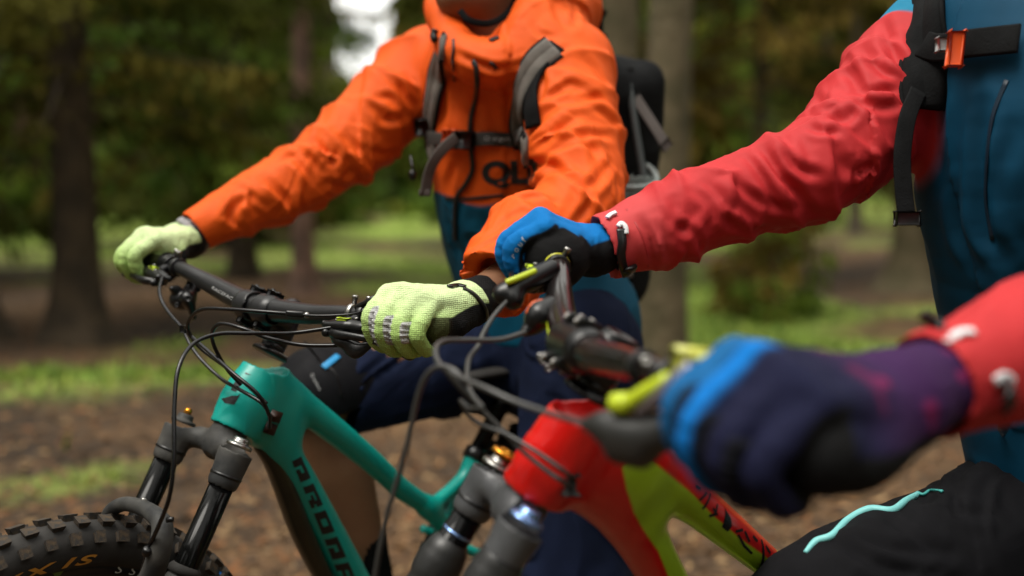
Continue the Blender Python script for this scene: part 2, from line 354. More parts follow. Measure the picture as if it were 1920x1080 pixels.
def wheel(root, c, lat, up, R=.37, knobs='parts', letters=True):
    """tyre, tread, rim, spokes and hub about the axle c; lat points to the bike's left"""
    fw = nrm(np.cross(up, lat)); up = nrm(np.cross(lat, fw))
    def ring(prof, seg=120):
        a = np.linspace(0, 2*math.pi, seg, endpoint=False); n = len(prof)
        v = np.vstack([c+(math.cos(t)*up+math.sin(t)*fw)[None]*np.array([p[0] for p in prof])[:, None]+lat[None]*np.array([p[1] for p in prof])[:, None] for t in a])
        f = [(i*n+j, ((i+1) % seg)*n+j, ((i+1) % seg)*n+(j+1) % n, i*n+(j+1) % n) for i in range(seg) for j in range(n)]
        return v, f
    w = .0305; Rc = R-.037
    prof = [(Rc+.032*math.cos(t)*(1 if math.cos(t) > 0 else 1.05), w*math.sin(t)) for t in np.linspace(-2.5, 2.5, 21)]
    v, f = ring(prof); f = [q for q in f]
    tyre = mk('tyre', v, f, RUB, root)
    pr = [(Rc-.022, .0155), (Rc-.03, .0165), (Rc-.044, .013), (Rc-.048, .0), (Rc-.044, -.013), (Rc-.03, -.0165), (Rc-.022, -.0155), (Rc-.026, 0)]
    v, f = ring(pr); rim = mk('rim', v, f, BLK, root)
    # tread: two centre rows, two shoulder rows
    N = 64; kn = None; kb = MB()
    for i in range(N):
        for row in range(4):
            side = (-1, 1, -1, 1)[row]; outer = row > 1
            a = 2*math.pi*(i+(.5 if outer else 0)+(.22 if side > 0 else 0))/N
            th = side*(1.02 if outer else .30); rr = .032
            hgt = .0055
            e = math.cos(a)*up+math.sin(a)*fw; tn = -math.sin(a)*up+math.cos(a)*fw
            nn = e*math.cos(th)+lat*math.sin(th); bb = nrm(np.cross(tn, nn))
            p = c+e*Rc+nn*(rr+hgt*.35)
            Mx = Matrix(((tn[0], bb[0], nn[0], p[0]), (tn[1], bb[1], nn[1], p[1]), (tn[2], bb[2], nn[2], p[2]), (0, 0, 0, 1)))
            if knobs == 'parts':
                if kn is None:
                    hx, hy, hz = .0080, .0068, .0058
                    v = [(-hx, -hy*1.15, -hz), (hx, -hy*1.15, -hz), (hx, hy*1.15, -hz), (-hx, hy*1.15, -hz), (-hx*.72, -hy*.85, hz), (hx*.5, -hy*.85, hz), (hx*.72, hy*.85, hz*.9), (-hx*.5, hy*.85, hz*.9), (-hx*.1, 0, hz*.72)]
                    f = [(0, 3, 2, 1), (0, 1, 5, 4), (1, 2, 6, 5), (2, 3, 7, 6), (3, 0, 4, 7), (4, 5, 8), (5, 6, 8), (6, 7, 8), (7, 4, 8)]
                    kn = bpy.data.meshes.new('tread_knob'); kn.from_pydata(v, [], f)
                    kn.materials.append(mat('muddy_rubber', (.018, .016, .014), .85, 0, (600, .6, .001), col2=(.065, .042, .022), noise_scale=160))
                o = bpy.data.objects.new('tread_knob', kn); COL.objects.link(o); o.matrix_basis = Mx
                s_ = random.uniform(.88, 1.12); o.scale = (s_*(1 if outer else 1.2), random.uniform(.9, 1.1), random.uniform(.9, 1.1))
                _setparent(o, tyre)
            else:
                v, f = rbox(p, tn, bb, nn, .008, .006, .005, 0); kb.add(v, f)
    if knobs != 'parts': tag(kb.obj('tread', RUB, tyre, False), kind='stuff')
    # spokes and hub
    hv, hf = lathe([(-.055, .008), (-.05, .028), (-.045, .028), (-.04, .014), (.04, .014), (.045, .028), (.05, .028), (.055, .008)], c, lat)
    mk('hub', hv, hf, BLK, root)
    for i in range(28):
        a = 2*math.pi*i/28; a2 = a+(.9 if (i//2) % 2 else -.9); s = 1 if i % 2 else -1
        e = math.cos(a)*up+math.sin(a)*fw; e2 = math.cos(a2)*up+math.sin(a2)*fw
        v, f = tube([c+e2*.026+lat*s*.047, c+e*(Rc-.046)+lat*s*.004], .0011, 6); mk('spoke', v, f, BLK, root)
    if letters:
        fwv = fw
        def arc(txt, r, a0, size, flip, m, name, th, shear=0., rad=False, bold=.0, wf=1.):
            x = a0
            for ch in txt:
                adv = size*.90*wf/r*(.55 if ch == 'I' else 1)
                if ch != ' ':
                    v, f = text_mesh(ch, size, shear, bold)
                    out = []
                    for q in v:
                        tx, ty = q[0]*wf, q[1]
                        if flip: tx, ty = -tx, -ty
                        # viewed from the left (+lat) side: clockwise is away from fw direction
                        ang = x+tx/r; rr = r+ty
                        e = math.cos(ang)*up+math.sin(ang)*fwv
                        # height of the sidewall at that radius
                        z = math.sqrt(max(.0305**2*(1-((rr-Rc)/.0335)**2), 1e-6))+.0016 if th == 'tyre' else .0172
                        out.append(c+e*rr+lat*z)
                    mk(name, np.array(out), f, m, tyre if th == 'tyre' else rim, False)
                x += adv*(-1 if flip else 1)
        arc('MAXXIS', R-.050, -.50, .020, False, mat('gold_print', (.55, .25, .03), .55), 'lettering', 'tyre', .3, bold=.0006, wf=2.4)
        arc('DT SWISS', R-.0665, .84, .017, True, mat('white_print', (.55, .56, .52), .5), 'lettering', 'rim', .25, wf=1.5)
        # yellow-green chevrons on the rim, and blue splashed print on the far right of the tyre
        for a0 in (-.13, .03):
            m = mat('rim_green_print', (.08, .11, .015), .5)
            pts = [(-.05, .0075), (-.02, .0075), (0, -.002), (.02, .0075), (.05, .0075), (.012, -.0075), (-.012, -.0075)]
            out = [c+(math.cos(a0+x)*up+math.sin(a0+x)*fwv)*(R-.062+y)+lat*.0175 for x, y in pts]
            mk('rim_mark', out, [(0, 1, 2, 5, 6), (2, 3, 4, 5)], m, rim, False)
        bm_ = MB(); rs = random.Random(5)
        for i in range(46):
            a0 = .80+rs.random()*.30; r0 = R-.014-rs.random()*.026
            s = rs.uniform(.0015, .0048); k = rs.randint(4, 6); out = []
            for j in range(k):
                q = 2*math.pi*j/k+rs.random()*.5; ang = a0+s*math.cos(q)*1.5/r0; rr = r0+s*math.sin(q)
                z = math.sqrt(max(.0305**2*(1-((rr-Rc)/.0335)**2), 1e-6))+.0008
                out.append(c+(math.cos(ang)*up+math.sin(ang)*fwv)*rr+lat*z)
            bm_.add(out, [tuple(range(k))])
        tag(bm_.obj('blue_print', mat('blue_print', (.01, .22, .75), .5), tyre, False), kind='stuff')
    return tyre

def fork(root, B, crn, crf, hb, dark, gly, near_cap, far_cap):
    S = B['S']; Lf = B['Lf']; Nf = B['Nf']
    ax = B['axle']
    # crown: one casting from the steerer base out to both leg sockets
    lo = np.minimum(np.minimum(crn, crf), hb)-.07; hi = np.maximum(np.maximum(crn, crf), hb)+.07
    Fd = Field(lo, hi, .0017); hub = hb-S*.022+Nf*.004
    for leg in (crn, crf):
        s = 1 if leg is crn else -1
        Fd.chain([hub, hub+Lf*s*.035-S*.003+Nf*.006, leg+S*.004-Lf*s*.004], [.021, .0165, .0185], k=.012, k0=.01, n=Nf, q=1.05)
        Fd.cone(leg+S*.012, leg-S*.030, .0245, .0225, k=.01)
    Fd.cone(hb, hb-S*.03, .027, .022, k=.012)
    for leg in (crn, crf):
        Fd.cone(leg-S*.045, leg-S*.029, .0183, .0183, sub=True)
        Fd.cone(leg+S*.030, leg+S*.060, .03, .03, sub=True)
    Fd.cone(hub-S*.034-Nf*.02, hub-S*.034+Nf*.02, .013, .013, k=.006, sub=True)
    v, f, q = Fd.mesh(2); mk('fork_crown', v, f, gly, root)
    LL = .52
    for leg, cap in ((crn, near_cap), (crf, far_cap)):
        v, f = lathe([(0, .0178), (.30, .0178)], leg-S*.02, -S, 40); mk('stanchion', v, f, STAN, root)
        v, f = lathe([(-.004, .0235), (0, .0235), (.001, .022), (.0035, .0215), (.004, .0)], leg-S*.026, -S, 32); mk('crown_seal', v, f, BLK, root)
        v, f = lathe([(0, .019), (.004, .019), (.006, .017), (.0065, .0125), (.010, .012), (.013, .0115), (.0145, .009), (.015, 0)], leg+S*.0185, S, 28); mk('top_cap', v, f, cap, root)
    return hub

def handlebar(root, pts, rs, m, ends):
    c = crom(pts, 10); t = np.linspace(0, 1, len(c)); r = np.interp(t, np.linspace(0, 1, len(rs)), rs)
    v, f = tube(c, r, 28); return mk('handlebar', v, f, m, root), c

def grip(root, a, b, r, m, ringm, name='grip'):
    """ribbed rubber grip from a (inner) to b (bar end) with a lock ring"""
    d = nrm(b-a); L = np.linalg.norm(b-a); prof = [(0, r*.9)]
    n = 22
    for i in range(n):
        t = L*(i+.2)/n; prof += [(t, r), (t+L/n*.5, r), (t+L/n*.55, r*.93), (t+L/n*.78, r*.93)]
    prof += [(L, r), (L+.002, r*.9), (L+.0025, r*.55), (L+.0005, r*.5)]
    v, f = lathe(prof, a, d, 28); g = mk(name, v, f, m, root)
    v, f = lathe([(-.010, r*.86), (-.0095, r*1.04), (-.001, r*1.04), (0, r*.9)], a, d, 28); mk('lock_ring', v, f, ringm, root)
    return g
def clamp_ring(root, c, ax, r, w, m, name, bolt=None):
    v, f = lathe([(-w/2, r*.85), (-w/2, r), (-w/2+.001, r*1.06), (w/2-.001, r*1.06), (w/2, r), (w/2, r*.85)], c, ax, 26)
    o = mk(name, v, f, m, root)
    if bolt is not None:
        e = nrm(bolt); v, f = lathe([(0, .0035), (.008, .0035), (.0085, .0045), (.0125, .0045), (.013, .0038), (.0131, .0022), (.011, .002)], c+e*r*.9, e, 14); mk('bolt', v, f, SILV, root)
    return o
def bolt(root, c, d, r=.003, h=.004, m=None):
    v, f = lathe([(0, r), (h*.8, r), (h, r*.85), (h, r*.55), (h*.5, r*.5)], c, d, 14); return mk('bolt', v, f, m or SILV, root)
def cable(root, pts, r, m=None, name='cable', seg=10):
    v, f = tube(crom(pts, 12), r, seg); return mk(name, v, f, m or CABLE, root)

# ================================================================== BIKE 1 (teal)
bike1 = empty('mountain_bike', (-.35, 1.75, 0))
tag(bike1, 'teal green mountain bike with dusty grey fork held by the rider in the orange jacket', 'mountain bike')
TEAL = mat('teal_paint', (.0, .34, .285), .38, .0, None, noise_amt=.10, noise_scale=14, coat=.12)
p1 = B1['pl']; L1 = B1['L']; H1 = p1(503, 668); Hb1 = p1(431, 808); B1['H'] = H1
S1, N1, Nf1, Lf1 = B1['S'], B1['N'], B1['Nf'], B1['Lf']
def frame1():
    keys = [p1(x, y) for x, y in ((380, 640), (1000, 1500))]
    lo = V(-.56, 1.5, .30); hi = V(.10, 2.35, 1.0)
    F = Field(lo, hi, .0024)
    Hd = nrm(H1-Hb1)
    F.cone(H1-Hd*.006, Hb1+Hd*.008, .0265, .0335)
    # junction behind the head tube
    F.chain([p1(505, 705), p1(570, 762), p1(640, 818), p1(700, 868), p1(752, 916), p1(806, 952)], [.024, .0235, .0215, .0195, .018, .0175], k=.012, k0=.03, n=L1, q=.9)
    F.chain([p1(462, 778), p1(508, 818), p1(548, 880), p1(592, 958), p1(647, 1060), p1(706, 1170), p1(760, 1260)], [.030, .0285, .0275, .0275, .028, .029, .030], k=.014, k0=.03, n=L1, q=.86)
    F.cone(p1(470, 740), p1(525, 770), .027, .024, k=.035, n=L1, q=.8)
    F.cone(p1(500, 745), p1(530, 812), .024, .022, k=.03, n=L1, q=.8)
    # seat tube with the swooping brace
    F.chain([p1(806, 952), p1(846, 918), p1(876, 888), p1(892, 856)], [.0135, .0125, .0145, .0175], k=.008)
    F.chain([p1(891, 852), p1(868, 925), p1(842, 985), p1(800, 1080), p1(760, 1200)], [.0178, .0165, .017, .02, .026], k=.01)
    F.chain([p1(800, 950), p1(836, 985)], [.018, .018], k=.012)
    F.cone(p1(847, 938)-L1*.05, p1(847, 938)+L1*.05, .0052, .0052, sub=True)
    F.cone(H1+Hd*.0045, H1+Hd*.04, .04, .04, sub=True)
    F.cone(Hb1-Hd*.0485, Hb1-Hd*.09, .06, .06, sub=True)
    # bottom bracket
    F.cone(p1(770, 1290)-L1*.04, p1(770, 1290)+L1*.04, .028, .028, k=.02)
    v, f, q = F.mesh(2)
    return v, f
v, f = frame1(); fr1 = mk('frame', v, f, TEAL, bike1); bv1 = bvh_of(v, f)
def onframe(name, polys, m, B, root, bv, n=1., off=.0007, sub=.007, par=None):
    """print cut from pixel-drawn outlines, laid on the frame's left side"""
    mb = MB()
    for pl in polys:
        pts = [B['pl'](x, y, .024)+B['L']*.036 for x, y in pl]; vv, ff = drape(pts, [tuple(range(len(pts)))], bv, -B['L'], off, sub)
        if len(vv): mb.add(vv, ff)
    if mb.n: return mb.obj(name, m, par, False)
INK = mat('black_print', (.008, .008, .009), .5)
# stencil block letters down the tube: P R O P A I N, boxes in letter space (x along the tube 0..1, y across 0..1)
def blockletter(ch):
    B_ = {'P': [((0, 0), (.32, 1)), ((.32, 0), (1, .34)), ((.66, .34), (1, .62)), ((.44, .62), (1, 1))],
          'R': [((0, 0), (.32, 1)), ((.32, 0), (1, .3)), ((.7, .3), (1, .55)), ((.44, .5), (.86, .72)), ((.62, .72), (1, 1))],
          'O': [((0, 0), (.33, 1)), ((.33, 0), (.67, .27)), ((.33, .73), (.67, 1)), ((.67, 0), (1, 1))],
          'A': [((0, 0), (.33, 1)), ((.33, 0), (.67, .28)), ((.33, .52), (.67, .72)), ((.67, 0), (1, 1))],
          'I': [((.3, 0), (.7, 1))], 'N': [((0, 0), (.33, 1)), ((.33, 0), (.67, .35)), ((.67, 0), (1, 1))]}
    return B_[ch]
a0, a1 = V(556, 860), V(644, 1060)                 # the letters' baseline runs down the tube
ad = nrm(a1-a0); an = V(ad[1], -ad[0])
Lh = 21.; pos = 0.
for ch, ln in zip('PROPAIN', (44, 44, 44, 42, 42, 20, 42)):
    polys = []
    for (x0, y0), (x1, y1) in blockletter(ch):
        # letter rotated: its own left-right runs along the tube, top faces the inner triangle
        q = []
        for lx, ly in ((x0, y0), (x1, y0), (x1, y1), (x0, y1)):
            w = a0+ad*(pos+lx*ln)+an*((.5-ly)*Lh); q.append((w[0], w[1]))
        polys.append(q)
    o = onframe('lettering', polys, INK, B1, bike1, bv1, par=fr1)
    pos += ln+10.5
# head badge
for poly in ([(1090, 170), (1120, 175), (1085, 235), (1060, 225)], [(1018, 264), (1070, 250), (1095, 250), (1110, 238), (1080, 292), (1035, 285)], [(1128, 142), (1160, 156), (1128, 150)]):
    pq = [(x/2.455, 640+y/2.455) for x, y in poly]; vv, ff = drape([P(x, y, 1.67) for x, y in pq], [tuple(range(len(pq)))], bv1, ray(*pq[0]), .0007, .007)
    if len(vv): mk("head_badge", vv, ff, INK, fr1, False)
# dark guard under the down tube
gp = [p1(x, y) for x, y in ((487, 836), (512, 868), (534, 915), (560, 985), (590, 1050), (630, 1130))]
gv = MB()
G1 = Field(V(-.5, 1.6, .4), V(-.2, 1.95, .85), .0025)
G1.chain([a+nrm(gp[min(i+1, 5)]-gp[max(i-1, 0)])*0 for i, a in enumerate(gp)], [.010, .0135, .0165, .017, .016, .012], k=.01, n=L1, q=1.25)
v, f, q = G1.mesh(2); mk('down_tube_guard', v, f, mat('guard_brown', (.020, .020, .010), .3, 0, None, noise_amt=.4), bike1)
# cable ports with hoses
for x, y in ((514, 780), (504, 803)):
    b0 = hit(bv1, x, y)[0]; d = nrm(p1(x+9, y+3)-p1(x, y)); v, f = rbox(b0, d, np.cross(L1, d), L1, .0085, .0055, .004, .003); mk('cable_port', v, f, mat('port_brown', (.05, .02, .012), .4), bike1)
# headset, spacers, stem
Hd1 = nrm(H1-Hb1)
v, f = lathe([(0, .0285), (.004, .0285), (.006, .026), (.009, .0215)], H1+Hd1*.003, Hd1, 40); mk('headset_cap', v, f, BLK, bike1)
mb = MB()
for i in range(40):
    a = 2*math.pi*i/40; e = N1*math.cos(a)+L1*math.sin(a); vv, ff = rbox(H1+Hd1*.0085+e*.0262, np.cross(Hd1, e), Hd1, e, .0011, .0012, .001, 0); mb.add(vv, ff)
mb.obj('headset_notches', SILV, bike1)
cl1 = P(484, 577, B1_clamp_d := 1.737)
for k in range(3):
    v, f = lathe([(0, .0178), (.0005, .0185), (.0085, .0185), (.009, .0178)], H1+Hd1*(.011+.0095*k), Hd1, 32); mk('headset_spacer', v, f, SATIN, bike1)
st_top = H1+Hd1*.058
Fd = Field(np.minimum(cl1, st_top)-.07, np.maximum(cl1, st_top)+.07, .0014)
Fd.cone(H1+Hd1*.038, H1+Hd1*.078, .0205, .0195)
Fd.box((cl1+st_top)/2-Nf1*.0, Lf1, Nf1, S1, .024, .030, .014, .008, k=.008)
for s in (-1, 1): Fd.cone(cl1+Lf1*s*.012, cl1+Lf1*s*.026, .0235, .0235, k=.004)
Fd.cone(cl1-Lf1*.06, cl1+Lf1*.06, .0177, .0177, sub=True)
Fd.box(cl1+Nf1*.0, Lf1, Nf1, S1, .0085, .022, .030, .003, sub=True)
v, f, q = Fd.mesh(1); mk('stem', v, f, SATIN, bike1)
for s in (-1, 1):
    v, f = lathe([(-.0045, .0180), (-.0045, .0222), (-.0035, .0228), (.0035, .0228), (.0045, .0222), (.0045, .0180)], cl1+Lf1*s*.019, Lf1, 40); mk('stem_face_clamp', v, f, BLK, bike1)
    for u in (1, -1):
        bp_ = cl1+Lf1*s*.019+S1*u*.0245-Nf1*.004
        v, f = rbox(bp_, Lf1, Nf1, S1, .0048, .012, .0045, .0015); mk('clamp_lug', v, f, BLK, bike1)
        for w in (-.006, .007):
            bolt(bike1, bp_+Nf1*w+S1*u*.003, S1*u, .0036, .005, SATIN)
v, f = lathe([(0, .018), (.002, .0175), (.003, .006), (.001, .004)], H1+Hd1*.0785, Hd1, 28); mk('steerer_cap', v, f, BLK, bike1)
# handlebar: points traced in space (far end, sweep, clamp, sweep, near end)
fe1, fc1 = P(245, 466, 2.003), P(338, 503, 1.87)
nc1, ne1 = P(662, 589, 1.617), P(818, 606, 1.544)
bpts = [fe1, fc1, P(400, 535, 1.815), P(452, 563, 1.762), P(484, 577, 1.737), P(518, 582, 1.712), P(585, 589, 1.665), nc1, ne1]
bar1, _ = handlebar(bike1, bpts, [.0111, .0112, .0150, .0172, .0176, .0174, .0145, .0112, .0111], SATIN, None)
# small silver print on the bar
bvb = bvh_obj(bar1)
def barprint(x0, y0, x1, y1, txt, size, bvh, par, dist):
    tv, tf = text_mesh(txt, 1.); w = tv[:, 0].max()-tv[:, 0].min(); L = math.hypot(x1-x0, y1-y0); e = V(x1-x0, y1-y0)/L; nn = V(e[1], -e[0]); out = []
    for q in tv:
        s = q[0]/w*L; px = (x0+x1)/2+e[0]*s+nn[0]*q[1]*size; py = (y0+y1)/2+e[1]*s+nn[1]*q[1]*size
        out.append(P(px, py, dist-.04))
    vv, ff = drape(np.array(out), tf, bvh, ray((x0+x1)/2, (y0+y1)/2), .0005, .01)
    if len(vv): mk('lettering', vv, ff, mat('silver_print', (.45, .45, .45), .5), par, False)
barprint(397, 539, 440, 563, 'RACEFACE', 8, bvb, bar1, 1.79)
gi_n = nc1+(ne1-nc1)*.22; gi_f = fc1+(fe1-fc1)*.22
GRIP = mat('grip_rubber', (.014, .014, .015), .6)
grip(bike1, gi_n, ne1, .0160, GRIP, BLK); grip(bike1, gi_f, fe1, .0160, GRIP, BLK)
# controls, near side: hose banjo clamp, lever body, blade, dropper lever
dn = nrm(ne1-nc1); df = nrm(fe1-fc1)
fwd1 = B1['Ff']; up1 = B1['Uf']
def brake(root, c, d, fw, up, ps, col, finger=None, name='brake_lever', accent=None):
    """hydraulic brake: c clamp centre on the bar, d towards the bar end; ps scale"""
    clamp_ring(root, c, d, .0150*1.0, .010, col, 'brake_clamp', bolt=nrm(up*.8-fw*.3))
    lo = c-.13; hi = c+.13; F = Field(lo, hi, .0013)
    m0 = c+fw*.026-up*.012
    F.cone(c+fw*.010-up*.004, m0, .008, .009, k=.003)
    F.chain([m0-d*.030-up*.001, m0-d*.008+fw*.003, m0+d*.022+fw*.004-up*.001, m0+d*.034+fw*.004], [.0062, .0098, .0095, .0068], k=.006)
    F.cone(m0-d*.028+fw*.012, m0+d*.004+fw*.010, .0052, .0068, k=.006)
    F.box(m0-d*.004-up*.012, d, fw, up, .016, .008, .006, .004, k=.004)
    F.cone(m0-d*.022-up*.010+fw*.004, m0-d*.022-up*.010+fw*.018, .0068, .0062, k=.003)
    v, f, q = F.mesh(1); mk('brake_body', v, f, col, root)
    F = Field(lo-.03, hi+.03, .0013); p0 = m0-d*.020+fw*.012-up*.010
    F.chain([p0, p0+d*.022+fw*.012, p0+d*.050+fw*.012, p0+d*.075+fw*.008-up*.002, p0+d*.092+fw*.012-up*.003], [.0062, .0066, .0052, .0048, .0054], k=.004, n=fw, q=.7)
    v, f, q = F.mesh(1); mk('brake_lever', v, f, col, root)
    bolt(root, p0+up*.006, up, .0042, .003, SILV); bolt(root, m0+d*.012+up*.009, up, .0030, .003, SILV); bolt(root, m0-d*.012+fw*.01+up*.006, up, .0026, .003, SILV)
    for k in range(3):
        v, f = lathe([(0, .0045), (.0035, .0045)], m0-d*(.030+.0055*k)-up*.001, -d, 16); mk('hose_nut', v, f, SATIN if k % 2 else BLK, root)
    if accent:
        v, f = rbox(m0+fw*.008+up*.0085-d*.002, d, fw, up, .008, .004, .0022, .001); mk('accent_plate', v, f, accent, root)
    return m0
bc_n = P(682, 591, 1.603)
m_n = brake(bike1, bc_n, dn, fwd1, up1, 1, BLK, accent=LIME)
clamp_ring(bike1, P(662, 588, 1.617), dn, .0140, .008, SILV, 'cable_clamp', bolt=nrm(up1-fwd1*.1))
v, f = lathe([(0, .0042), (.022, .0042), (.024, .005), (.036, .0045), (.037, .003)], P(668, 577, 1.60), nrm(dn*.9+up1*.45), 18); mk('clamp_barrel', v, f, SATIN, bike1)
# dropper remote under the near control
F = Field(P(640, 620, 1.58)-.09, P(640, 620, 1.58)+.09, .0013)
F.chain([P(646, 612, 1.60), P(632, 628, 1.585), P(640, 640, 1.57), P(668, 648, 1.565)], [.009, .0095, .0085, .006], k=.006)
F.chain([P(655, 655, 1.565), P(668, 658, 1.56), P(690, 648, 1.555)], [.009, .0105, .006], k=.006, n=fwd1, q=.6)
v, f, q = F.mesh(1); mk('dropper_lever', v, f, BLK, bike1)
# dark shifter shape behind the fingers, its tip showing under the fist
F = Field(P(740, 640, 1.56)-.09, P(740, 640, 1.56)+.09, .0014)
F.chain([P(690, 600, 1.575), P(712, 625, 1.57), P(735, 645, 1.56), P(768, 662, 1.545)], [.012, .011, .009, .0105], k=.006, n=fwd1, q=.8)
v, f, q = F.mesh(1); mk('shift_paddle', v, f, BLK, bike1)
# far side brake + shifter pod with cable hanging below
bc_f = P(322, 497, 1.889)
m_f = brake(bike1, bc_f, df, fwd1, up1, 1, BLK, accent=LIME)
clamp_ring(bike1, P(334, 501, 1.875), df, .0145, .008, SATIN, 'shifter_clamp', bolt=nrm(up1))
F = Field(P(345, 555, 1.85)-.08, P(345, 555, 1.85)+.08, .0014)
F.ell(P(343, 562, 1.85), df, fwd1, up1, .019, .020, .017)
F.chain([P(362, 525, 1.87), P(356, 548, 1.86), P(340, 560, 1.85)], [.008, .012, .014], k=.006)
F.chain([P(352, 560, 1.835), P(359, 577, 1.84), P(363, 596, 1.845)], [.012, .007, .005], k=.004)
F.chain([P(330, 545, 1.84), P(322, 541, 1.83)], [.009, .004], k=.003)
v, f, q = F.mesh(1); mk('shifter_pod', v, f, BLK, bike1)
bolt(bike1, P(354, 560, 1.822), -CF, .006, .003, SATIN); bolt(bike1, P(332, 572, 1.832), -CF, .004, .003, SATIN)
bolt(bike1, P(372, 543, 1.86), -CF, .004, .003, SATIN)
# cables (housing) as they hang between bar, frame and fork
CB = [
 [P(304, 520, 1.84), P(299, 548, 1.80), P(312, 580, 1.77), P(345, 618, 1.72), P(392, 660, 1.67), P(440, 702, 1.63), P(484, 740, 1.62), P(505, 780, 1.64), P(505, 802, 1.66)],
 [P(363, 596, 1.845), P(352, 608, 1.80), P(348, 628, 1.78), P(372, 668, 1.75), P(415, 710, 1.72), P(452, 732, 1.67), P(492, 757, 1.65), P(509, 786, 1.66)],
 [P(640, 611, 1.582), P(598, 618, 1.583), P(540, 625, 1.58), P(470, 625, 1.55), P(410, 626, 1.53), P(362, 645, 1.50), P(335, 690, 1.47), P(327, 760, 1.45), P(326, 860, 1.43), P(318, 930, 1.43), P(298, 985, 1.455), P(278, 1030, 1.48), P(262, 1085, 1.50)],
 [P(655, 646, 1.57), P(612, 648, 1.575), P(560, 646, 1.58), P(500, 633, 1.58), P(455, 616, 1.58), P(415, 607, 1.60), P(398, 622, 1.62), P(402, 650, 1.65), P(424, 690, 1.68), P(452, 722, 1.69)],
 [P(560, 590, 1.60), P(500, 585, 1.60), P(430, 580, 1.62), P(380, 580, 1.65), P(356, 598, 1.68), P(354, 622, 1.70), P(375, 652, 1.70), P(430, 694, 1.68), P(470, 728, 1.66), P(500, 757, 1.65)],
]
for c_ in CB: cable(bike1, c_, .0028)
cable(bike1, [P(560, 590, 1.60), P(600, 592, 1.59), P(648, 590, 1.585), P(672, 586, 1.58), P(700, 575, 1.575)], .0016)
v, f = rbox(P(553, 589, 1.60), P(570, 591, 1.6)-P(536, 588, 1.6), CU, -CF, .0125, .0045, .0045, .0025); mk('cable_coupler', v, f, BLK, bike1)
v, f = lathe([(0, .004), (.003, .0045), (.006, .004)], P(571, 591, 1.6), CR, 14); mk('coupler_nut', v, f, SILV, bike1)
v, f = rbox(P(343, 617, 1.715), CR, CU, CF, .0035, .005, .005, .001); mk('cable_tie', v, f, BLK, bike1)
v, f = lathe([(-.006, .0045), (-.004, .0062), (.004, .0062), (.006, .0045)], P(276, 1034, 1.475), nrm(P(270, 1060, 1.49)-P(283, 1015, 1.47)), 16); mk('hose_guide', v, f, BLK, bike1)
# fork
crn1 = P(437, 862, 1.672); crf1 = P(333, 815, 1.757)
B1['axle'] = P(69, 1466, 1.587)
hub1 = fork(bike1, dict(B1, Lf=nrm(crn1-crf1)), crn1, crf1, Hb1, BLK, GREYF, SILV, GREYF)
v, f = lathe([(0, .006), (.006, .006), (.009, .0045), (.010, 0)], crf1+S1*.033, S1, 16); mk('damper_knob', v, f, GOLD, bike1)
# lowers and arch
ax1 = B1['axle']; Lf_ = nrm(crn1-crf1); up_w = nrm(np.cross(Lf_, np.cross(S1, Lf_)))
sdn = nrm(S1-Lf_*np.dot(S1, Lf_))
def leg_pt(leg, t): return leg-S1*t
F = Field(np.minimum(ax1, crf1)-.12, np.maximum(ax1, crn1)+.14, .0026)
for leg, s in ((crn1, 1), (crf1, -1)):
    F.chain([leg_pt(leg, .185), leg_pt(leg, .225), leg_pt(leg, .50), ax1+Lf_*s*.06], [.0235, .0225, .020, .016], k=.006)
# arch hoop in front of the legs
an_, af_ = P(288, 1100, 1.575), P(182, 1060, 1.72)
arch = [P(283, 1085, 1.50), P(300, 1030, 1.485), P(304, 985, 1.49), P(285, 962, 1.52), P(255, 948, 1.565), P(228, 946, 1.60), P(206, 962, 1.625), P(196, 1000, 1.64), P(190, 1050, 1.66)]
F.chain([leg_pt(crn1, .225)]+arch[:1], [.016, .013], k=.01)
F.chain(arch, [.0155, .0145, .0135, .0115, .0105, .010, .0105, .011, .013], k=.006)
F.chain([arch[-1], leg_pt(crf1, .24)], [.013, .016], k=.01)
v, f, q = F.mesh(2); mk('fork_lowers', v, f, GREYF, bike1)
for leg in (crn1, crf1):
    v, f = lathe([(-.008, .0195), (-.003, .0235), (.004, .0235), (.006, .0195)], leg_pt(leg, .165), -S1, 30); mk('dust_seal', v, f, RUB, bike1)
bolt(bike1, P(266, 943, 1.555), nrm(S1*.9+CR*.2), .0042, .007, SILV); bolt(bike1, P(312, 975, 1.475), nrm(CR+CU*.1), .0036, .009, BLK)
up_v = V(0, 0, 1)-Lf_*Lf_[2]; wheel(bike1, ax1, Lf_, nrm(up_v))
# seat post, clamp, saddle, rear wheel and cranks
sc = p1(891, 852); sd = nrm(p1(932, 775)-sc)
v, f = lathe([(-.012, .0195), (-.011, .0215), (.008, .0215), (.010, .0185)], sc, sd, 30); mk('seat_clamp', v, f, BLK, bike1)
v, f = rbox(sc-nrm(np.cross(sd, L1))*-.022, sd, L1, np.cross(sd, L1), .006, .012, .008, .002); mk('clamp_lever', v, f, BLK, bike1)
v, f = lathe([(0, .0155), (.095, .0155), (.096, .0180), (.118, .0180), (.119, .0130), (.17, .0130)], sc, sd, 30); mk('seat_post', v, f, STAN, bike1)
bk = nrm(-B1['F'])
F = Field(sc+sd*.19-.2, sc+sd*.19+.2, .004); s0 = sc+sd*.19
F.chain([s0-bk*.13, s0-bk*.03, s0+bk*.10], [.018, .028, .065], k=.02, n=B1['U'], q=.4)
v, f, q = F.mesh(2); mk('saddle', v, f, RUB, bike1)
rax = p1(1010, 1290); rax[2] = .365
st = MB()
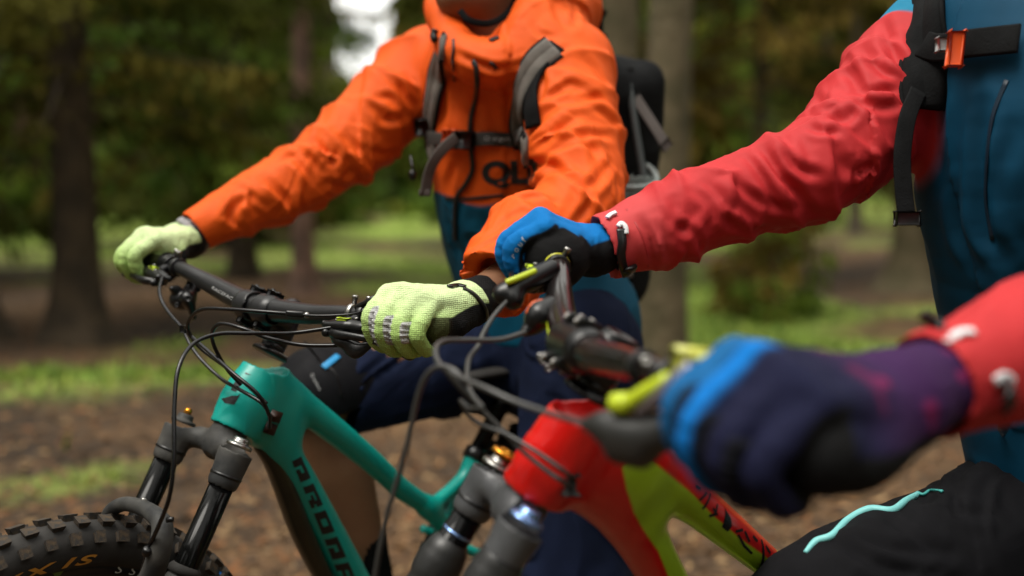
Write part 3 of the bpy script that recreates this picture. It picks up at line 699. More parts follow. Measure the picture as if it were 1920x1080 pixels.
for s in (-1, 1):
    for a_, b_, r0, r1 in ((p1(770, 1290), rax, .014, .011), (p1(815, 1000), rax, .0075, .010)):
        vv, ff = tube([a_+L1*s*.03, a_*.4+b_*.6+L1*s*.055, b_+L1*s*.065], [r0, (r0+r1)/2, r1], 12); mk('rear_stay', vv, ff, TEAL, bike1)
wheel(bike1, rax, L1, B1['U'], knobs='joined', letters=False)
for s in (-1, 1):
    c0 = p1(770, 1290)+L1*s*.06; e = c0+s*B1['F']*.17+L1*s*.015
    v, f = tube([c0, e], [.014, .010], 12); mk('crank_arm', v, f, BLK, bike1)
    v, f = rbox(e+L1*s*.05, L1, B1['F'], B1['U'], .05, .045, .008, .004); mk('pedal', v, f, BLK, bike1)

# ================================================================== CLOTH AND SKIN
SKIN = mat('skin', (.20, .098, .050), .55, 0, (260, .3, .001), sub=.08, spec=.3, col2=(.18, .08, .04), noise_scale=14)
SHELL = attr_mat('shell_fabric', .66, (900, .2, .0004), spec=.22)
t_ = SHELL.node_tree; b_ = t_.nodes['Principled BSDF']; w_n = t_.nodes.new('ShaderNodeTexNoise'); w_n.noise_type = 'RIDGED_MULTIFRACTAL'; w_n.inputs['Scale'].default_value = 9; w_n.inputs['Detail'].default_value = 3; w_n.inputs['Distortion'].default_value = .8
tc_ = t_.nodes.new('ShaderNodeTexCoord'); t_.links.new(tc_.outputs['Object'], w_n.inputs['Vector']); b2_ = t_.nodes.new('ShaderNodeBump'); b2_.inputs['Strength'].default_value = .5; b2_.inputs['Distance'].default_value = .006
t_.links.new(w_n.outputs[0], b2_.inputs['Height']); old_ = b_.inputs['Normal'].links[0].from_socket; t_.links.new(old_, b2_.inputs['Normal']); t_.links.new(b2_.outputs[0], b_.inputs['Normal'])
def surfpts(bv, px, d=2.): return [hit(bv, x, y, d) for x, y in px]
def fold_disp(v, N, bv, strokes, d0=2.):
    """hand-laid creases: (pixel points, depth of the crease, width); a valley with raised lips either side"""
    disp = np.zeros(len(v))
    for pts, A, w in strokes:
        q = np.array([hit(bv, x, y, d0)[0] for x, y in pts]); q = crom(q, 4)
        lo = q.min(0)-5*w; hi = q.max(0)+5*w; m = np.where(((v > lo) & (v < hi)).all(1))[0]
        if not len(m): continue
        d, par = segdist(v[m], q); tp = np.clip(np.sin(math.pi*np.clip(par*.94+.03, 0, 1)), 0, 1)**.6
        disp[m] += .95*A*tp*(-np.exp(-(d/(1.0*w))**1.5)*1.0+.60*np.exp(-((d-1.9*w)/(1.0*w))**2))
    return v+N*disp[:, None]
def arm_coords(v, poly):
    """s along the arm in metres, and an angle round it"""
    poly = np.asarray(poly); best = np.full(len(v), 1e9); S_ = np.zeros(len(v)); TH = np.zeros(len(v)); off = 0
    for i in range(len(poly)-1):
        a, b = poly[i], poly[i+1]; L = np.linalg.norm(b-a); t = (b-a)/L; n1 = nrm(np.cross(t, V(.1, .2, 1))); n2 = np.cross(t, n1)
        r = v-a; u = np.clip(r@t, 0, L); rr = r-u[:, None]*t; d = np.linalg.norm(rr, axis=1); m = d < best
        best[m] = d[m]; S_[m] = off+u[m]; TH[m] = np.arctan2(rr@n2, rr@n1)[m]; off += L
    return S_, TH, best
def crumple(s, th, A, fr=24., seed=0, diag=1.4):
    q = np.stack([s*fr+diag*np.cos(th+.5)+.9*np.sin(2*th+s*14), .85*np.cos(th), .85*np.sin(th)], 1)
    w = np.stack([s*9, np.cos(th), np.sin(th)], 1); q[:, 0] += 1.1*noise(w, seed+9)
    n = noise(q, seed); q2 = q.copy(); q2[:, 0] += .55*n; n = noise(q2, seed); m = noise(q2*2.1+7, seed+1)
    msk = .35+.65*sstep(-.35, .35, noise(w*1.3+3, seed+5))
    return A*1.45*msk*((1-2.6*np.abs(n)**.75)*.8+(1-2.2*np.abs(m)**.8)*.25)
def buckle(s, th, L0, L1, step, A, seed, zig=.012, lobes=3, w=.011):
    """compression folds of a sleeve: crests that zigzag round the arm, each row out of step with the next"""
    r_ = np.random.RandomState(seed); out = np.zeros(len(s)); sk = L0; k = 0
    wob = noise(np.stack([s*14, np.cos(th)*1.2, np.sin(th)*1.2], 1), seed)*.008
    while sk < L1:
        ph = k*math.pi+r_.normal(0, .5); a = (lobes*th+ph)/(2*math.pi)+.10*np.sin(th*2+k); tri = 4*np.abs(a-np.floor(a+.5))-1
        z = zig*r_.uniform(.6, 1.3); line = sk+z*tri+.012*np.cos(th-r_.uniform(0, 6.28))+wob; x = (s-line)/(w*r_.uniform(.75, 1.25))
        x = np.where(x > 0, x/1.5, -x/.62); crest = np.exp(-np.sqrt(x*x+.05)); fade = np.clip(.62+.55*np.cos(th*r_.choice([1, 2])-r_.uniform(0, 6.28)), .05, 1)
        out = np.maximum(out, r_.uniform(.55, 1.)*fade*crest); sk += step*r_.uniform(.75, 1.3); k += 1
    return 1.35*A*(out-.30)
def put_strap(name, root, bv, px, w, th, m, lift=.001, d0=2., n=6, wl=None, wrap=True):
    """webbing laid over the surface under it, between photograph points"""
    q = surfpts(bv, px, d0); p = crom([a for a, b in q], n); nn = crom([b for a, b in q], n)
    p = p+nn*(lift+th/2); v, f = strap(p, nn, w if wl is None else np.interp(np.linspace(0, 1, len(p)), np.linspace(0, 1, len(wl)), wl), th)
    return mk(name, v, f, m, root)
def put_tube(name, root, bv, px, r, m, lift=.0, d0=2., n=8, seg=8):
    q = surfpts(bv, px, d0); p = crom([a+b*lift for a, b in q], n); v, f = tube(p, r if np.isscalar(r) else np.interp(np.linspace(0, 1, len(p)), np.linspace(0, 1, len(r)), r), seg)
    return mk(name, v, f, m, root)
def free_strap(name, root, pts, nn, w, th, m, n=6):
    p = crom(pts, n); v, f = strap(p, nn, w, th); return mk(name, v, f, m, root)

# ------------------------------------------------------------------ gloved hand round a grip
def glove(root, o, xo, fwd, wrist, cuff, h, paint, thick=1., name='glove', gus=True, matn=None, wr=.026, cuffr=.031, sc=1.12, padr=.0245):
    """o: point on the bar axis at the middle of the hand; xo: towards the bar end; fwd: ahead of the bar"""
    X = nrm(xo); Y = nrm(fwd-X*np.dot(fwd, X)); Z = np.cross(X, Y); Z = Z if Z[2] > 0 else -Z
    def w(x, y, z): return o+(X*x+Y*y+Z*z)*sc
    T = thick*sc
    fx = (-.038, -.0135, .0105, .032)
    mcp = [(.016, .034), (.020, .0385), (.018, .035), (.010, .028)]
    pip = [(.052, .009), (.057, .003), (.054, -.001), (.046, -.004)]
    dip = [(.040, -.023), (.041, -.029), (.038, -.0295), (.031, -.028)]
    tip = [(.017, -.031), (.016, -.035), (.014, -.034), (.011, -.031)]
    rad = [(.0128, .0120, .0108, .0098), (.0130, .0122, .0110, .0100), (.0124, .0116, .0106, .0096), (.0114, .0106, .0096, .0088)]
    pts = []
    wl = wrist
    allp = [w(x, *q) for x, a in zip(fx, zip(mcp, pip, dip, tip)) for q in a]+[wrist, cuff, w(-.05, .01, -.03)]
    F = Field(np.min(allp, 0)-.04, np.max(allp, 0)+.04, h)
    acr = X  # across the palm
    wa = nrm(X-nrm(wrist-o)*np.dot(X, nrm(wrist-o)))
    for i in range(4):
        M = w(fx[i], *mcp[i]); base = wrist+wa*(fx[i]*.52)+Z*.002
        F.cone(M, base, rad[i][0]*1.10*T, .0165*T, k=.013)
        F.cone(w(fx[i], mcp[i][0]-.012, mcp[i][1]-.012), (M+base)/2-Z*.006, .013*sc, .014*sc, k=.012)
    for i in range(3):     # cloth bridging the knuckles
        a_ = (w(fx[i], *mcp[i])+w(fx[i+1], *mcp[i+1]))/2; b_ = (w(fx[i], *pip[i])+w(fx[i+1], *pip[i+1]))/2
        F.cone(a_, a_+(b_-a_)*.62, rad[i][0]*.93*T, rad[i][1]*.84*T, k=.010)
    F.cone(wrist-wa*.011, wrist+wa*.011, .0215*T, .0215*T, k=.014)
    # heel of the palm and ball of the thumb, resting on the grip
    hw = o+(wrist-o)*.45
    F.chain([w(.036, .000, -.010), w(.040, -.016, -.004), w(.034, -.038, .002), wrist+wa*.012-Z*.010], [.013*sc, .0195*sc, .0215*sc, .020*sc], k=.014)
    F.cone(w(-.028, -.018, .010), wrist-wa*.012-Z*.008, .0175*sc, .019*sc, k=.014)
    F.cone(w(.0, -.014, .016), wrist-Z*.006, .018*sc, .02*sc, k=.012)
    # thumb curling under the bar from its inner side
    F.chain([w(-.026, -.028, .004), w(-.044, -.016, -.012), w(-.046, .008, -.027), w(-.034, .028, -.030)], [.0165*T, .0138*T, .0122*T, .0105*T], k=.004, k0=.012)
    F.cone(o-X*.030*sc, o+X*.030*sc, padr*sc, .0275*sc, k=.004)
    # cuff
    F.cone(wrist, cuff, wr, cuffr, k=.016)
    K = copy.copy(F); K.a = np.full(F.n, .03, np.float32)   # the fingers meet in a crease, so they are joined with a small radius only
    for i in range(4):
        q = [w(fx[i], *a) for a in (mcp[i], pip[i], dip[i], tip[i])]
        q[3] = q[3]+X*(.004*(1.5-i)/1.5)
        K.chain(q, [r*T for r in rad[i]], k=.0035)
    a, b = F.a, K.a; kk = .0035; hh = np.maximum(kk-np.abs(a-b), 0)/kk; F.a = np.minimum(a, b)-hh*hh*kk*.25
    F.cone(o-X*.09, o+X*.022*sc, .0155, .0155, sub=True)
    v, f, quads = F.mesh(2); N = normals(v, quads)
    r = (v-o)/sc; L = np.stack([r@X, r@Y, r@Z], 1); x, y, z = L.T
    wd = nrm(wrist-o); sw = (v-o)@wd; lw = np.linalg.norm(wrist-o)
    # cloth relief: wrinkles at the finger joints, gathers in the gussets, small creases over the back
    disp = .0006*fbm(L*120, 3, 4)
    disp += .0011*(1-2*np.abs(noise(np.stack([x*25, y*90, z*90], 1), 8)))*sstep(.03, .05, np.hypot(y, z))*.6
    gx = (-.0258, -.0015, .0213); g = np.zeros(len(v))
    for k, c in enumerate(gx):
        hw_ = (.0075, .0056, .0046)[k]
        m = np.exp(-((x-c)/hw_)**4)*sstep((-.034, -.028, -.024)[k], (-.024, -.020, -.016)[k], z)*(1-sstep((.018, .010, .004)[k], (.028, .018, .011)[k], z))*sstep(.026, .034, y)
        g = np.maximum(g, m)
    if not gus: g = g*0
    if gus:
        disp += g*(.0022+.0010*np.sin(z*900+x*200+2*noise(L*90, 2))+.0004*np.sin(z*2100))
        disp += -.0007*np.exp(-((g-.5)/.18)**2)
    v = v+N*disp[:, None]
    col = paint(L, g, sw/lw, N@np.stack([X, Y, Z], 1))
    ob = mk(name, v, f, matn or GLOVE, root, col=col)
    return ob, dict(X=X, Y=Y, Z=Z, w=w, v=v, f=f)
GLOVE = attr_mat('glove_knit', .85, None, sheen=.0, spec=.2, knit=400)
GLOVE2 = attr_mat('glove_cloth', .85, (900, .6, .0008), sheen=.0, spec=.2)
def lerp(a, b, t): return a*(1-t[:, None])+b*t[:, None]
def band(x, w=.0012): return sstep(-w, w, x)
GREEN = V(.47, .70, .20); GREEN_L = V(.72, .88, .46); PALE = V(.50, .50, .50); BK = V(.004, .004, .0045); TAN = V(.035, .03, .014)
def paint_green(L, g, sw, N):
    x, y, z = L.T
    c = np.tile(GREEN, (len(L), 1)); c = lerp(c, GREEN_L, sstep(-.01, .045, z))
    rad = np.hypot(y-.0, z)
    side = band(.010+.012*sstep(.02, -.06, y)+.25*np.maximum(-y-.02, 0)*0-z, .0012)*band(.010-y)        # palm-side leather
    c = lerp(c, BK, side)
    inner = band(.0335-rad)*sstep(.0, .012, y)*band(.012-z); c = lerp(c, TAN, inner*.9)
    c = lerp(c, PALE, sstep(.35, .6, g))
    th = band(-.030-x)*band(.012-y+.02)*band(-.002-z); c = lerp(c, GREEN*.9, th*(1-side)*.0)
    cuff = band(sw-1.01, .006); return lerp(c, BK, cuff)

# ================================================================== PERSON 1 (orange jacket)
person1 = empty('person', (.08, 2.25, 0))
tag(person1, 'person in an orange jacket and bright green gloves gripping the teal bike, backpack on', 'person')
# joints
sh_n, el_n, wr_n = P(1062, 130, 2.02), P(1088, 388, 1.85), P(902, 556, 1.655)
sh_f, el_f, wr_f = P(806, 130, 2.30), P(592, 318, 2.15), P(352, 440, 2.03)
gl_n = P(785, 604, 1.560); gl_f = P(290, 481, 1.94)
hipn, kn_n, an_n = P(1095, 660, 2.12), P(1078, 1105, 2.03), P(1130, 1560, 2.15)
hipf, kn_f, an_f = P(1000, 668, 2.36), P(606, 742, 2.08), P(712, 1170, 2.16)
RT = nrm(sh_n-sh_f); FW1 = nrm(np.cross(RT, V(0, 0, 1))); FW1 = FW1 if FW1[1] < 0 else -FW1
neck = P(928, 78, 2.13); chest = P(948, 235, 2.20); waist = P(968, 430, 2.26); hips = P(1040, 622, 2.27)
head_c = P(912, -95, 2.06)
fv = nrm(FW1*1.0+V(-.25, .0, -.10)); hr = nrm(np.cross(fv, V(0, 0, 1))); hu = np.cross(hr, fv)
pts = np.array([head_c+V(0, 0, .16), sh_n, el_n, wr_n, sh_f, wr_f, hipn, kn_n, an_n, kn_f, an_f, an_f-V(0, 0, .1)])
F = Field(pts.min(0)-.12, pts.max(0)+.12, .0058)
F.ell(head_c+hu*.03-fv*.015, hr, fv, hu, .077, .098, .10); F.cone(head_c-hu*.03+fv*.035, head_c-hu*.075+fv*.055, .055, .036, k=.05)
F.cone(head_c-hu*.02+fv*.085, head_c-hu*.035+fv*.105, .010, .013, k=.015)
F.cone(head_c-hu*.072+fv*.072-hr*.018, head_c-hu*.072+fv*.072+hr*.018, .0125, .0125, k=.015)
for s in (-1, 1): F.ell(head_c-hu*.01+hr*.078*s, hr, fv, hu, .009, .019, .03, k=.01)
F.chain([head_c-hu*.04-fv*.01, neck+V(0, 0, -.02)], [.058, .062], k=.03)
F.cone(sh_f-RT*-.03, sh_n-RT*.03, .055, .055, k=.06, k0=None) if False else F.cone(sh_f+RT*.03, sh_n-RT*.03, .055, .055, k=.06)
F.chain([neck, chest, waist, hips], [.07, .125, .115, .125], k=.06, n=FW1, q=.7)
for a in ((sh_n, el_n, wr_n, gl_n+(wr_n-gl_n)*.5), (sh_f, el_f, wr_f, gl_f+(wr_f-gl_f)*.5)): F.chain(a, [.052, .038, .027, .027], k=.02, k0=.04)
for a in ((hipn, kn_n, an_n), (hipf, kn_f, an_f)):
    F.chain(a, [.085, .049, .034], k=.02, k0=.05)
    cf = a[1]*.68+a[2]*.32; bkk = nrm(np.cross(RT, a[2]-a[1])); bkk = bkk if np.dot(bkk, FW1) < 0 else -bkk
    F.cone(cf+bkk*.010, a[1]*.4+a[2]*.6+bkk*.006, .042, .036, k=.04)
v, f, q = F.mesh(2); mk('body', v, f, SKIN, person1)
# mouth line and lower lip
mp = head_c-hu*.072+fv*.085
v, f = tube(crom([mp-hr*.026-fv*.01, mp+fv*.0015, mp+hr*.026-fv*.01], 6), [.002]+[.0045]*10+[.002]*2, 8); mk('mouth', v, f, mat('lips', (.25, .08, .06), .45), person1)

# shorts, knee pad, sock, shoes
NAVY = mat('navy_cloth', (.007, .012, .035), .85, 0, (300, .5, .0015), noise_amt=.35, noise_scale=9, spec=.12)
allp = np.array([hipn, kn_n, hipf, kn_f, hips+V(0, 0, .06)])
F = Field(allp.min(0)-.15, allp.max(0)+.15, .0052)
F.chain([hips+V(0, 0, .05), hips, (hipn+hipf)/2], [.145, .15, .14], k=.05, n=FW1, q=.78)
ke = kn_f*.97+hipf*.03
F.chain([hipf+V(0, 0, .015), hipf*.5+ke*.5+V(0, 0, .008), ke+nrm(hipf-kn_f)*.03], [.096, .088, .080], k=.04)
F.chain([hipn, hipn*.5+kn_n*.5, kn_n, kn_n-V(0, 0, .05)], [.098, .092, .088, .086], k=.05)
F.cone(hipn*.25+kn_n*.75, kn_n+(kn_n-hipn)*.2, .070, .070, sub=True); F.cone(kn_n-V(0, 0, .165), kn_n-V(0, 0, .30), .15, .15, sub=True)
F.cone(ke, kn_f+(kn_f-hipf)*.4, .078, .11, sub=True)
v, f, q = F.mesh(2); N = normals(v, q)
sA, tA, _ = arm_coords(v, [hipf, kn_f]); sB, tB, dB = arm_coords(v, [hipn, kn_n]); dA = segdist(v, [hipf, kn_f])[0]; mA = dA < dB
v = v+N*(np.where(mA, crumple(sA, tA, .006, 13, 3), crumple(sB, tB, .006, 13, 5)))[:, None]; v[:, 2] = np.maximum(v[:, 2], -9)
mk('shorts', v, f, NAVY, person1)
PADK = mat('knee_pad_black', (.006, .006, .008), .65, 0, (500, .4, .0006), noise_amt=.3, spec=.15)
sd_ = nrm(an_f-kn_f); td = nrm(kn_f-hipf)
F = Field(kn_f-.2, kn_f+.2, .004)
F.chain([kn_f-td*.055, kn_f, kn_f+sd_*.115], [.079, .080, .064], k=.03)
F.cone(kn_f-nrm(td-sd_)*.0+nrm(td-sd_)*.03, kn_f+nrm(td-sd_)*.03+sd_*.06, .060, .052, k=.03)
F.cone(kn_f+sd_*.118, kn_f+sd_*.22, .12, .12, sub=True)
v, f, q = F.mesh(2); kp = mk('knee_pad', v, f, PADK, person1); bvk = bvh_of(v, f)
put_strap('pull_tab', kp, bvk, [(606, 690), (620, 679), (634, 668)], .011, .002, mat('tab_blue', (.02, .28, .6), .5))
put_strap('pad_seam', kp, bvk, [(570, 640), (600, 676), (628, 700), (640, 745)], .004, .0015, BLK)
tv, tf = text_mesh('O endura', 1.); out = [P(592+(q[0]*.5+q[1]*.85)*9.-0, 716+(q[0]*.88-q[1]*.5)*9., 1.95) for q in tv]
vv, ff = drape(out, tf, bvk, ray(592, 716), .0008, .01)
if len(vv): mk('lettering', vv, ff, mat('grey_print', (.4, .4, .4), .6), kp, False)
SOCK = mat('black_sock', (.005, .005, .005), .95, 0, (900, .6, .0008), spec=.1)
for kn_, an_, nm in ((kn_f, an_f, 0), (kn_n, an_n, 1)):
    F = Field(np.minimum(kn_, an_)-.1, np.maximum(kn_, an_)+.1, .004)
    F.chain([kn_*.47+an_*.53, kn_*.3+an_*.7, an_-V(0, 0, .02)], [.050, .047, .040], k=.01)
    F.cone(kn_*.47+an_*.53, kn_, .06, .06, sub=True)
    v, f, q = F.mesh(1); N = normals(v, q); sA, tA, _ = arm_coords(v, [kn_, an_]); v = v+N*(.001*np.sin(sA*900)*0+.0009*np.sin(tA*40))[:, None]; mk('sock', v, f, SOCK, person1)
    F = Field(an_-.3, an_+.2, .005); ft = nrm(FW1*V(1, 1, 0)); F.chain([an_-V(0, 0, .05)-ft*.03, an_-V(0, 0, .065)+ft*.08, an_-V(0, 0, .075)+ft*.17], [.045, .042, .036], k=.03); F.cone(an_, an_-V(0, 0, .05), .045, .045, k=.03)
    v, f, q = F.mesh(2); mk('shoe', v, f, RUB, person1)
tv, tf = text_mesh('endura', 1., bold=.02); bvs = bvh_obj([o for o in person1.children if o.name.startswith('sock')][0])
out = [P(668+q[0]*9-q[1]*1., 1003-q[1]*9+q[0]*-2., 2.0) for q in tv]; vv, ff = drape(out, tf, bvs, ray(668, 1003), .001, .01)
if len(vv): mk('lettering', vv, ff, mat('grey_print', (.4, .4, .4), .6), [o for o in person1.children if o.name.startswith('sock')][0], False)

# jacket
def jacket1():
    cn = wr_n+nrm(el_n-wr_n)*.030; cf = wr_f+nrm(el_f-wr_f)*.022
    allp = np.array([sh_n, el_n, cn, sh_f, el_f, cf, neck+V(0, .1, .18), hips-V(0, 0, .03)])
    F = Field(allp.min(0)-.15, allp.max(0)+.15, .0042)
    q_ = .76
    F.chain([neck-V(0, 0, .03), chest+V(0, 0, .03), chest-V(0, 0, .06), waist, hips+V(0, 0, .02)], [.10, .154, .154, .152, .176], k=.05, n=FW1, q=q_)
    F.cone(sh_f+RT*.05+V(0, 0, -.01), sh_n-RT*.05+V(0, 0, -.01), .072, .072, k=.06)
    F.chain([sh_n+V(0, 0, -.0), sh_n*.5+el_n*.5, el_n, el_n*.5+cn*.5-CR*.016, cn*.88+el_n*.12-CR*.006, cn-nrm(el_n-cn)*.012], [.076, .073, .069, .069, .056, .050], k=.02, k0=.05)
    F.chain([sh_f, sh_f*.5+el_f*.5, el_f, el_f*.5+cf*.5, cf*.85+el_f*.15, cf], [.078, .075, .064, .055, .041, .036], k=.02, k0=.05)
    # open sleeve ends
    dnr = nrm(cn-el_n); F.cone(cn+dnr*.045, cn-dnr*.02, .040, .036, sub=True); F.cone(cn+dnr*.045, cn+dnr*.1, .07, .07, sub=True)
    dfr = nrm(cf-el_f); F.cone(cf+dfr*.045, cf-dfr*.015, .029, .026, sub=True); F.cone(cf+dfr*.050, cf+dfr*.1, .05, .05, sub=True)
    # hood and collar round the neck
    hc = [P(836, 40, 2.08), P(852, 86, 2.02), P(905, 118, 1.985), P(970, 112, 1.985), P(1012, 62, 2.03), P(1036, 26, 2.12), P(1030, -30, 2.22), P(980, -50, 2.30), P(880, -30, 2.28), P(836, 0, 2.18), P(836, 40, 2.08)]
    F.chain(hc, [.020, .024, .030, .034, .056, .066, .066, .060, .045, .026, .020], k=.03, k0=.03)
    F.chain([P(1028, 16, 2.12), P(1058, 22, 2.18), P(1040, 45, 2.28)], [.05, .050, .05], k=.05)
    F.cone(P(930, 30, 2.13), P(950, -90, 2.15), .060, .095, k=.012, sub=True)
    F.cone(P(928, 60, 2.12), P(922, 20, 2.05), .045, .055, k=.01, sub=True)
    F.box(hips-V(0, 0, .150), V(1, 0, 0), V(0, 1, 0), V(0, 0, 1), .4, .4, .10, .01, sub=True)
    v, f, q = F.mesh(2); N = normals(v, q); bv = bvh_of(v, f)
    ch_n = [sh_n, el_n, cn]; ch_f = [sh_f, el_f, cf]; tor = [neck, chest, waist, hips]
    s1, t1, d1 = arm_coords(v, ch_n); s2, t2, d2 = arm_coords(v, ch_f); d3 = segdist(v, tor)[0]
    an_m = sstep(-.02, .03, d3-.11-(d1-.06))*(d1 < .12); af_m = sstep(-.02, .03, d3-.11-(d2-.06))*(d2 < .12)
    cuff_n = sstep(.0, .06, np.linalg.norm(v-cn, axis=1)-.03)*.85+.15; cuff_f = sstep(.0, .06, np.linalg.norm(v-cf, axis=1)-.03)*.85+.15
    disp = an_m*cuff_n*(crumple(s1, t1, .0016, 12, 11, 2.0)+buckle(s1, t1, .03, .60, .047, .0125, 5, .014, 3, .012))+af_m*cuff_f*(crumple(s2, t2, .0022, 14, 21, 2.2)+buckle(s2, t2, .05, .66, .040, .0135, 8, .015, 3, .0105))
    tm = (1-an_m)*(1-af_m)
    disp += tm*(.006*(1-2*np.abs(noise(v*V(9, 9, 5)+3, 31)))*.6+.003*(1-2*np.abs(noise(v*V(20, 20, 11), 32))))
    v2 = v+N*disp[:, None]; N2 = normals(v2, q)
    S_ = lambda *p: list(p)
    st = [
      # near sleeve
      (S_((1002, 140), (1032, 105), (1070, 84)), .0045, .007), (S_((1020, 185), (1047, 171), (1070, 156), (1094, 171)), .005, .007),
      (S_((1010, 222), (1047, 196), (1095, 188), (1158, 181)), .0055, .008), (S_((985, 298), (1015, 268), (1051, 241), (1085, 216)), .006, .008),
      (S_((1055, 262), (1098, 252), (1150, 254)), .006, .008), (S_((1090, 257), (1113, 280), (1125, 325)), .006, .009),
      (S_((970, 334), (1000, 313), (1032, 311), (1063, 332), (1094, 360), (1112, 396)), .0075, .0085), (S_((1098, 352), (1121, 338), (1148, 300)), .006, .008),
      (S_((1040, 330), (1066, 352), (1086, 376)), .005, .006), (S_((1075, 425), (1097, 395), (1105, 362)), .006, .007), (S_((1010, 120), (1018, 160), (1006, 200)), .004, .006),
      (S_((866, 505), (887, 477), (919, 452), (960, 440)), .0042, .006), (S_((960, 385), (1000, 372), (1052, 378)), .0035, .006), (S_((930, 420), (975, 402), (1010, 410)), .0035, .006),
      (S_((1095, 110), (1120, 130), (1140, 165)), .004, .008), (S_((900, 455), (935, 425), (950, 395)), .003, .006), (S_((1110, 200), (1135, 215), (1152, 235)), .004, .007),
      # far sleeve
      (S_((433, 427), (434, 400), (450, 378), (466, 370)), .006, .007), (S_((466, 371), (478, 390), (488, 408)), .006, .007), (S_((440, 440), (470, 443), (498, 438)), .004, .006),
      (S_((500, 330), (516, 352), (534, 376), (518, 402)), .006, .007), (S_((455, 352), (480, 372), (504, 392)), .005, .006), (S_((523, 300), (548, 292), (572, 318), (590, 338)), .007, .007),
      (S_((556, 282), (580, 300), (598, 330)), .006, .007), (S_((588, 262), (606, 284), (624, 302), (630, 282)), .006, .007), (S_((640, 262), (652, 290), (656, 325)), .006, .007),
      (S_((648, 252), (664, 272), (672, 284)), .006, .007), (S_((655, 325), (690, 332), (700, 320)), .004, .007), (S_((694, 195), (712, 212), (722, 224), (758, 222)), .007, .008),
      (S_((710, 182), (735, 186), (758, 218)), .005, .007), (S_((745, 150), (760, 180), (780, 200)), .006, .007), (S_((760, 140), (776, 165), (788, 190)), .004, .006),
      (S_((690, 280), (720, 290), (745, 282)), .004, .007), (S_((560, 370), (566, 390), (575, 400)), .004, .006), (S_((612, 340), (640, 352), (660, 350)), .004, .007),
      # body and hood
      (S_((830, 130), (836, 200), (828, 260)), .004, .009), (S_((920, 200), (930, 240), (926, 290)), .005, .010), (S_((905, 130), (935, 175), (960, 185)), .004, .009), (S_((870, 290), (850, 320), (842, 350)), .005, .009),
      (S_((930, 340), (960, 322), (985, 330)), .004, .008), (S_((850, 96), (880, 112), (930, 128), (985, 118), (1040, 85)), .006, .006), (S_((1040, 0), (1050, 30), (1068, 50)), .006, .008), (S_((1075, 5), (1082, 22), (1078, 45)), .006, .007),
      (S_((1000, 45), (1015, 62), (1040, 66)), .004, .006), (S_((840, 400), (855, 440), (860, 500)), .005, .01), (S_((890, 400), (885, 450), (895, 480)), .005, .01), (S_((850, 470), (870, 500), (868, 530)), .005, .01),
    ]
    v3 = fold_disp(v2, N2, bv, st)
    # dye zones: orange shell, teal lower body, dark inside
    ORG = V(.74, .095, .006); TL = V(.0, .070, .130); c = np.tile(ORG, (len(v), 1))
    zc = P(900, 371, 2.12)[2]+.012*np.sin(v[:, 0]*30)
    low = band(zc-v[:, 2], .003)*(1-np.clip(an_m*1.6, 0, 1))*(1-np.clip(af_m*1.6, 0, 1)); c = lerp(c, TL, low)
    inn = band(.062-segdist(v, [P(930, 30, 2.13), P(945, -60, 2.15)])[0]+.002, .004)*(v[:, 2] > P(930, 92, 2.)[2])
    c = lerp(c, V(.10, .085, .075), inn*.0)
    return v3, f, q, c
v, f, q, c = jacket1(); jk1 = mk('jacket', v, f, SHELL, person1, col=c); bvj1 = bvh_of(v, f)
ZIP = mat('black_zip', (.008, .008, .008), .45)
put_strap('zipper', jk1, bvj1, [(889, 112), (893, 128), (896, 150), (895, 185), (887, 215), (884, 250), (887, 290), (889, 318), (876, 345), (860, 368), (856, 400), (857, 450)], .0085, .004, ZIP, lift=.003, n=3)
put_strap('hem_seam', jk1, bvj1, [(835, 371), (868, 373), (905, 370), (945, 366)], .006, .0015, ZIP)
put_strap('drawcord', jk1, bvj1, [(851, 75), (852, 92), (850, 110), (852, 128), (853, 152)], .004, .003, ZIP)
put_strap('drawcord', jk1, bvj1, [(919, 116), (925, 120), (931, 128)], .006, .003, ZIP)
put_strap('hood_toggle', jk1, bvj1, [(820, 58), (817, 68), (820, 76)], .012, .008, ZIP)
put_strap('drawcord', jk1, bvj1, [(920, 78), (928, 74), (936, 72)], .010, .003, ZIP)
put_strap('pocket_zip', jk1, bvj1, [(1000, 345), (1030, 420), (1066, 400), (1098, 366)], .0, .0, ZIP) if False else None
# cuff tab of the near sleeve
put_strap('cuff_tab', jk1, bvj1, [(868, 528), (900, 520), (930, 528), (942, 545)], .030, .003, mat('orange_cloth', (.84, .13, .01), .6, 0, (900, .2, .0004)), lift=.0005)
def surf_text(txt, cx, cy, sx, sy, bv, d, m, par, ang=0., off=.0012, bold=.0, shear=0.):
    tv, tf = text_mesh(txt, 1., shear, bold); ca, sa = math.cos(ang), math.sin(ang)
    out = [P(cx+(q[0]*sx*ca+q[1]*sy*sa), cy+(q[0]*sx*sa-q[1]*sy*ca), d-.1) for q in tv]
    vv, ff = drape(out, tf, bv, ray(cx, cy), off, .008)
    if len(vv): return mk('lettering', vv, ff, m, par, False)
surf_text('QLP', 962, 326, 66, 58, bvj1, 2.1, INK, jk1, ang=-.02, bold=.055)

# helmet strap and dark neck gaiter under the chin
v, f = strap(crom([P(862, 20, 1.985), P(880, 38, 1.975), P(915, 44, 1.98), P(945, 30, 2.0), P(968, 0, 2.03), P(985, -40, 2.06)], 8), -CF, .011, .003); mk('helmet_strap', v, f, SOCK, person1)
F = Field(neck-.16, neck+.16, .004); F.cone(neck+V(0, -.0, -.005), neck+V(0, -.015, .070), .080, .069); v, f, q = F.mesh(2); N = normals(v, q); v = v+N*(.003*np.sin(v[:, 2]*300))[:, None]
mk('neck_gaiter', v, f, mat('gaiter_black', (.01, .009, .009), .9), person1)
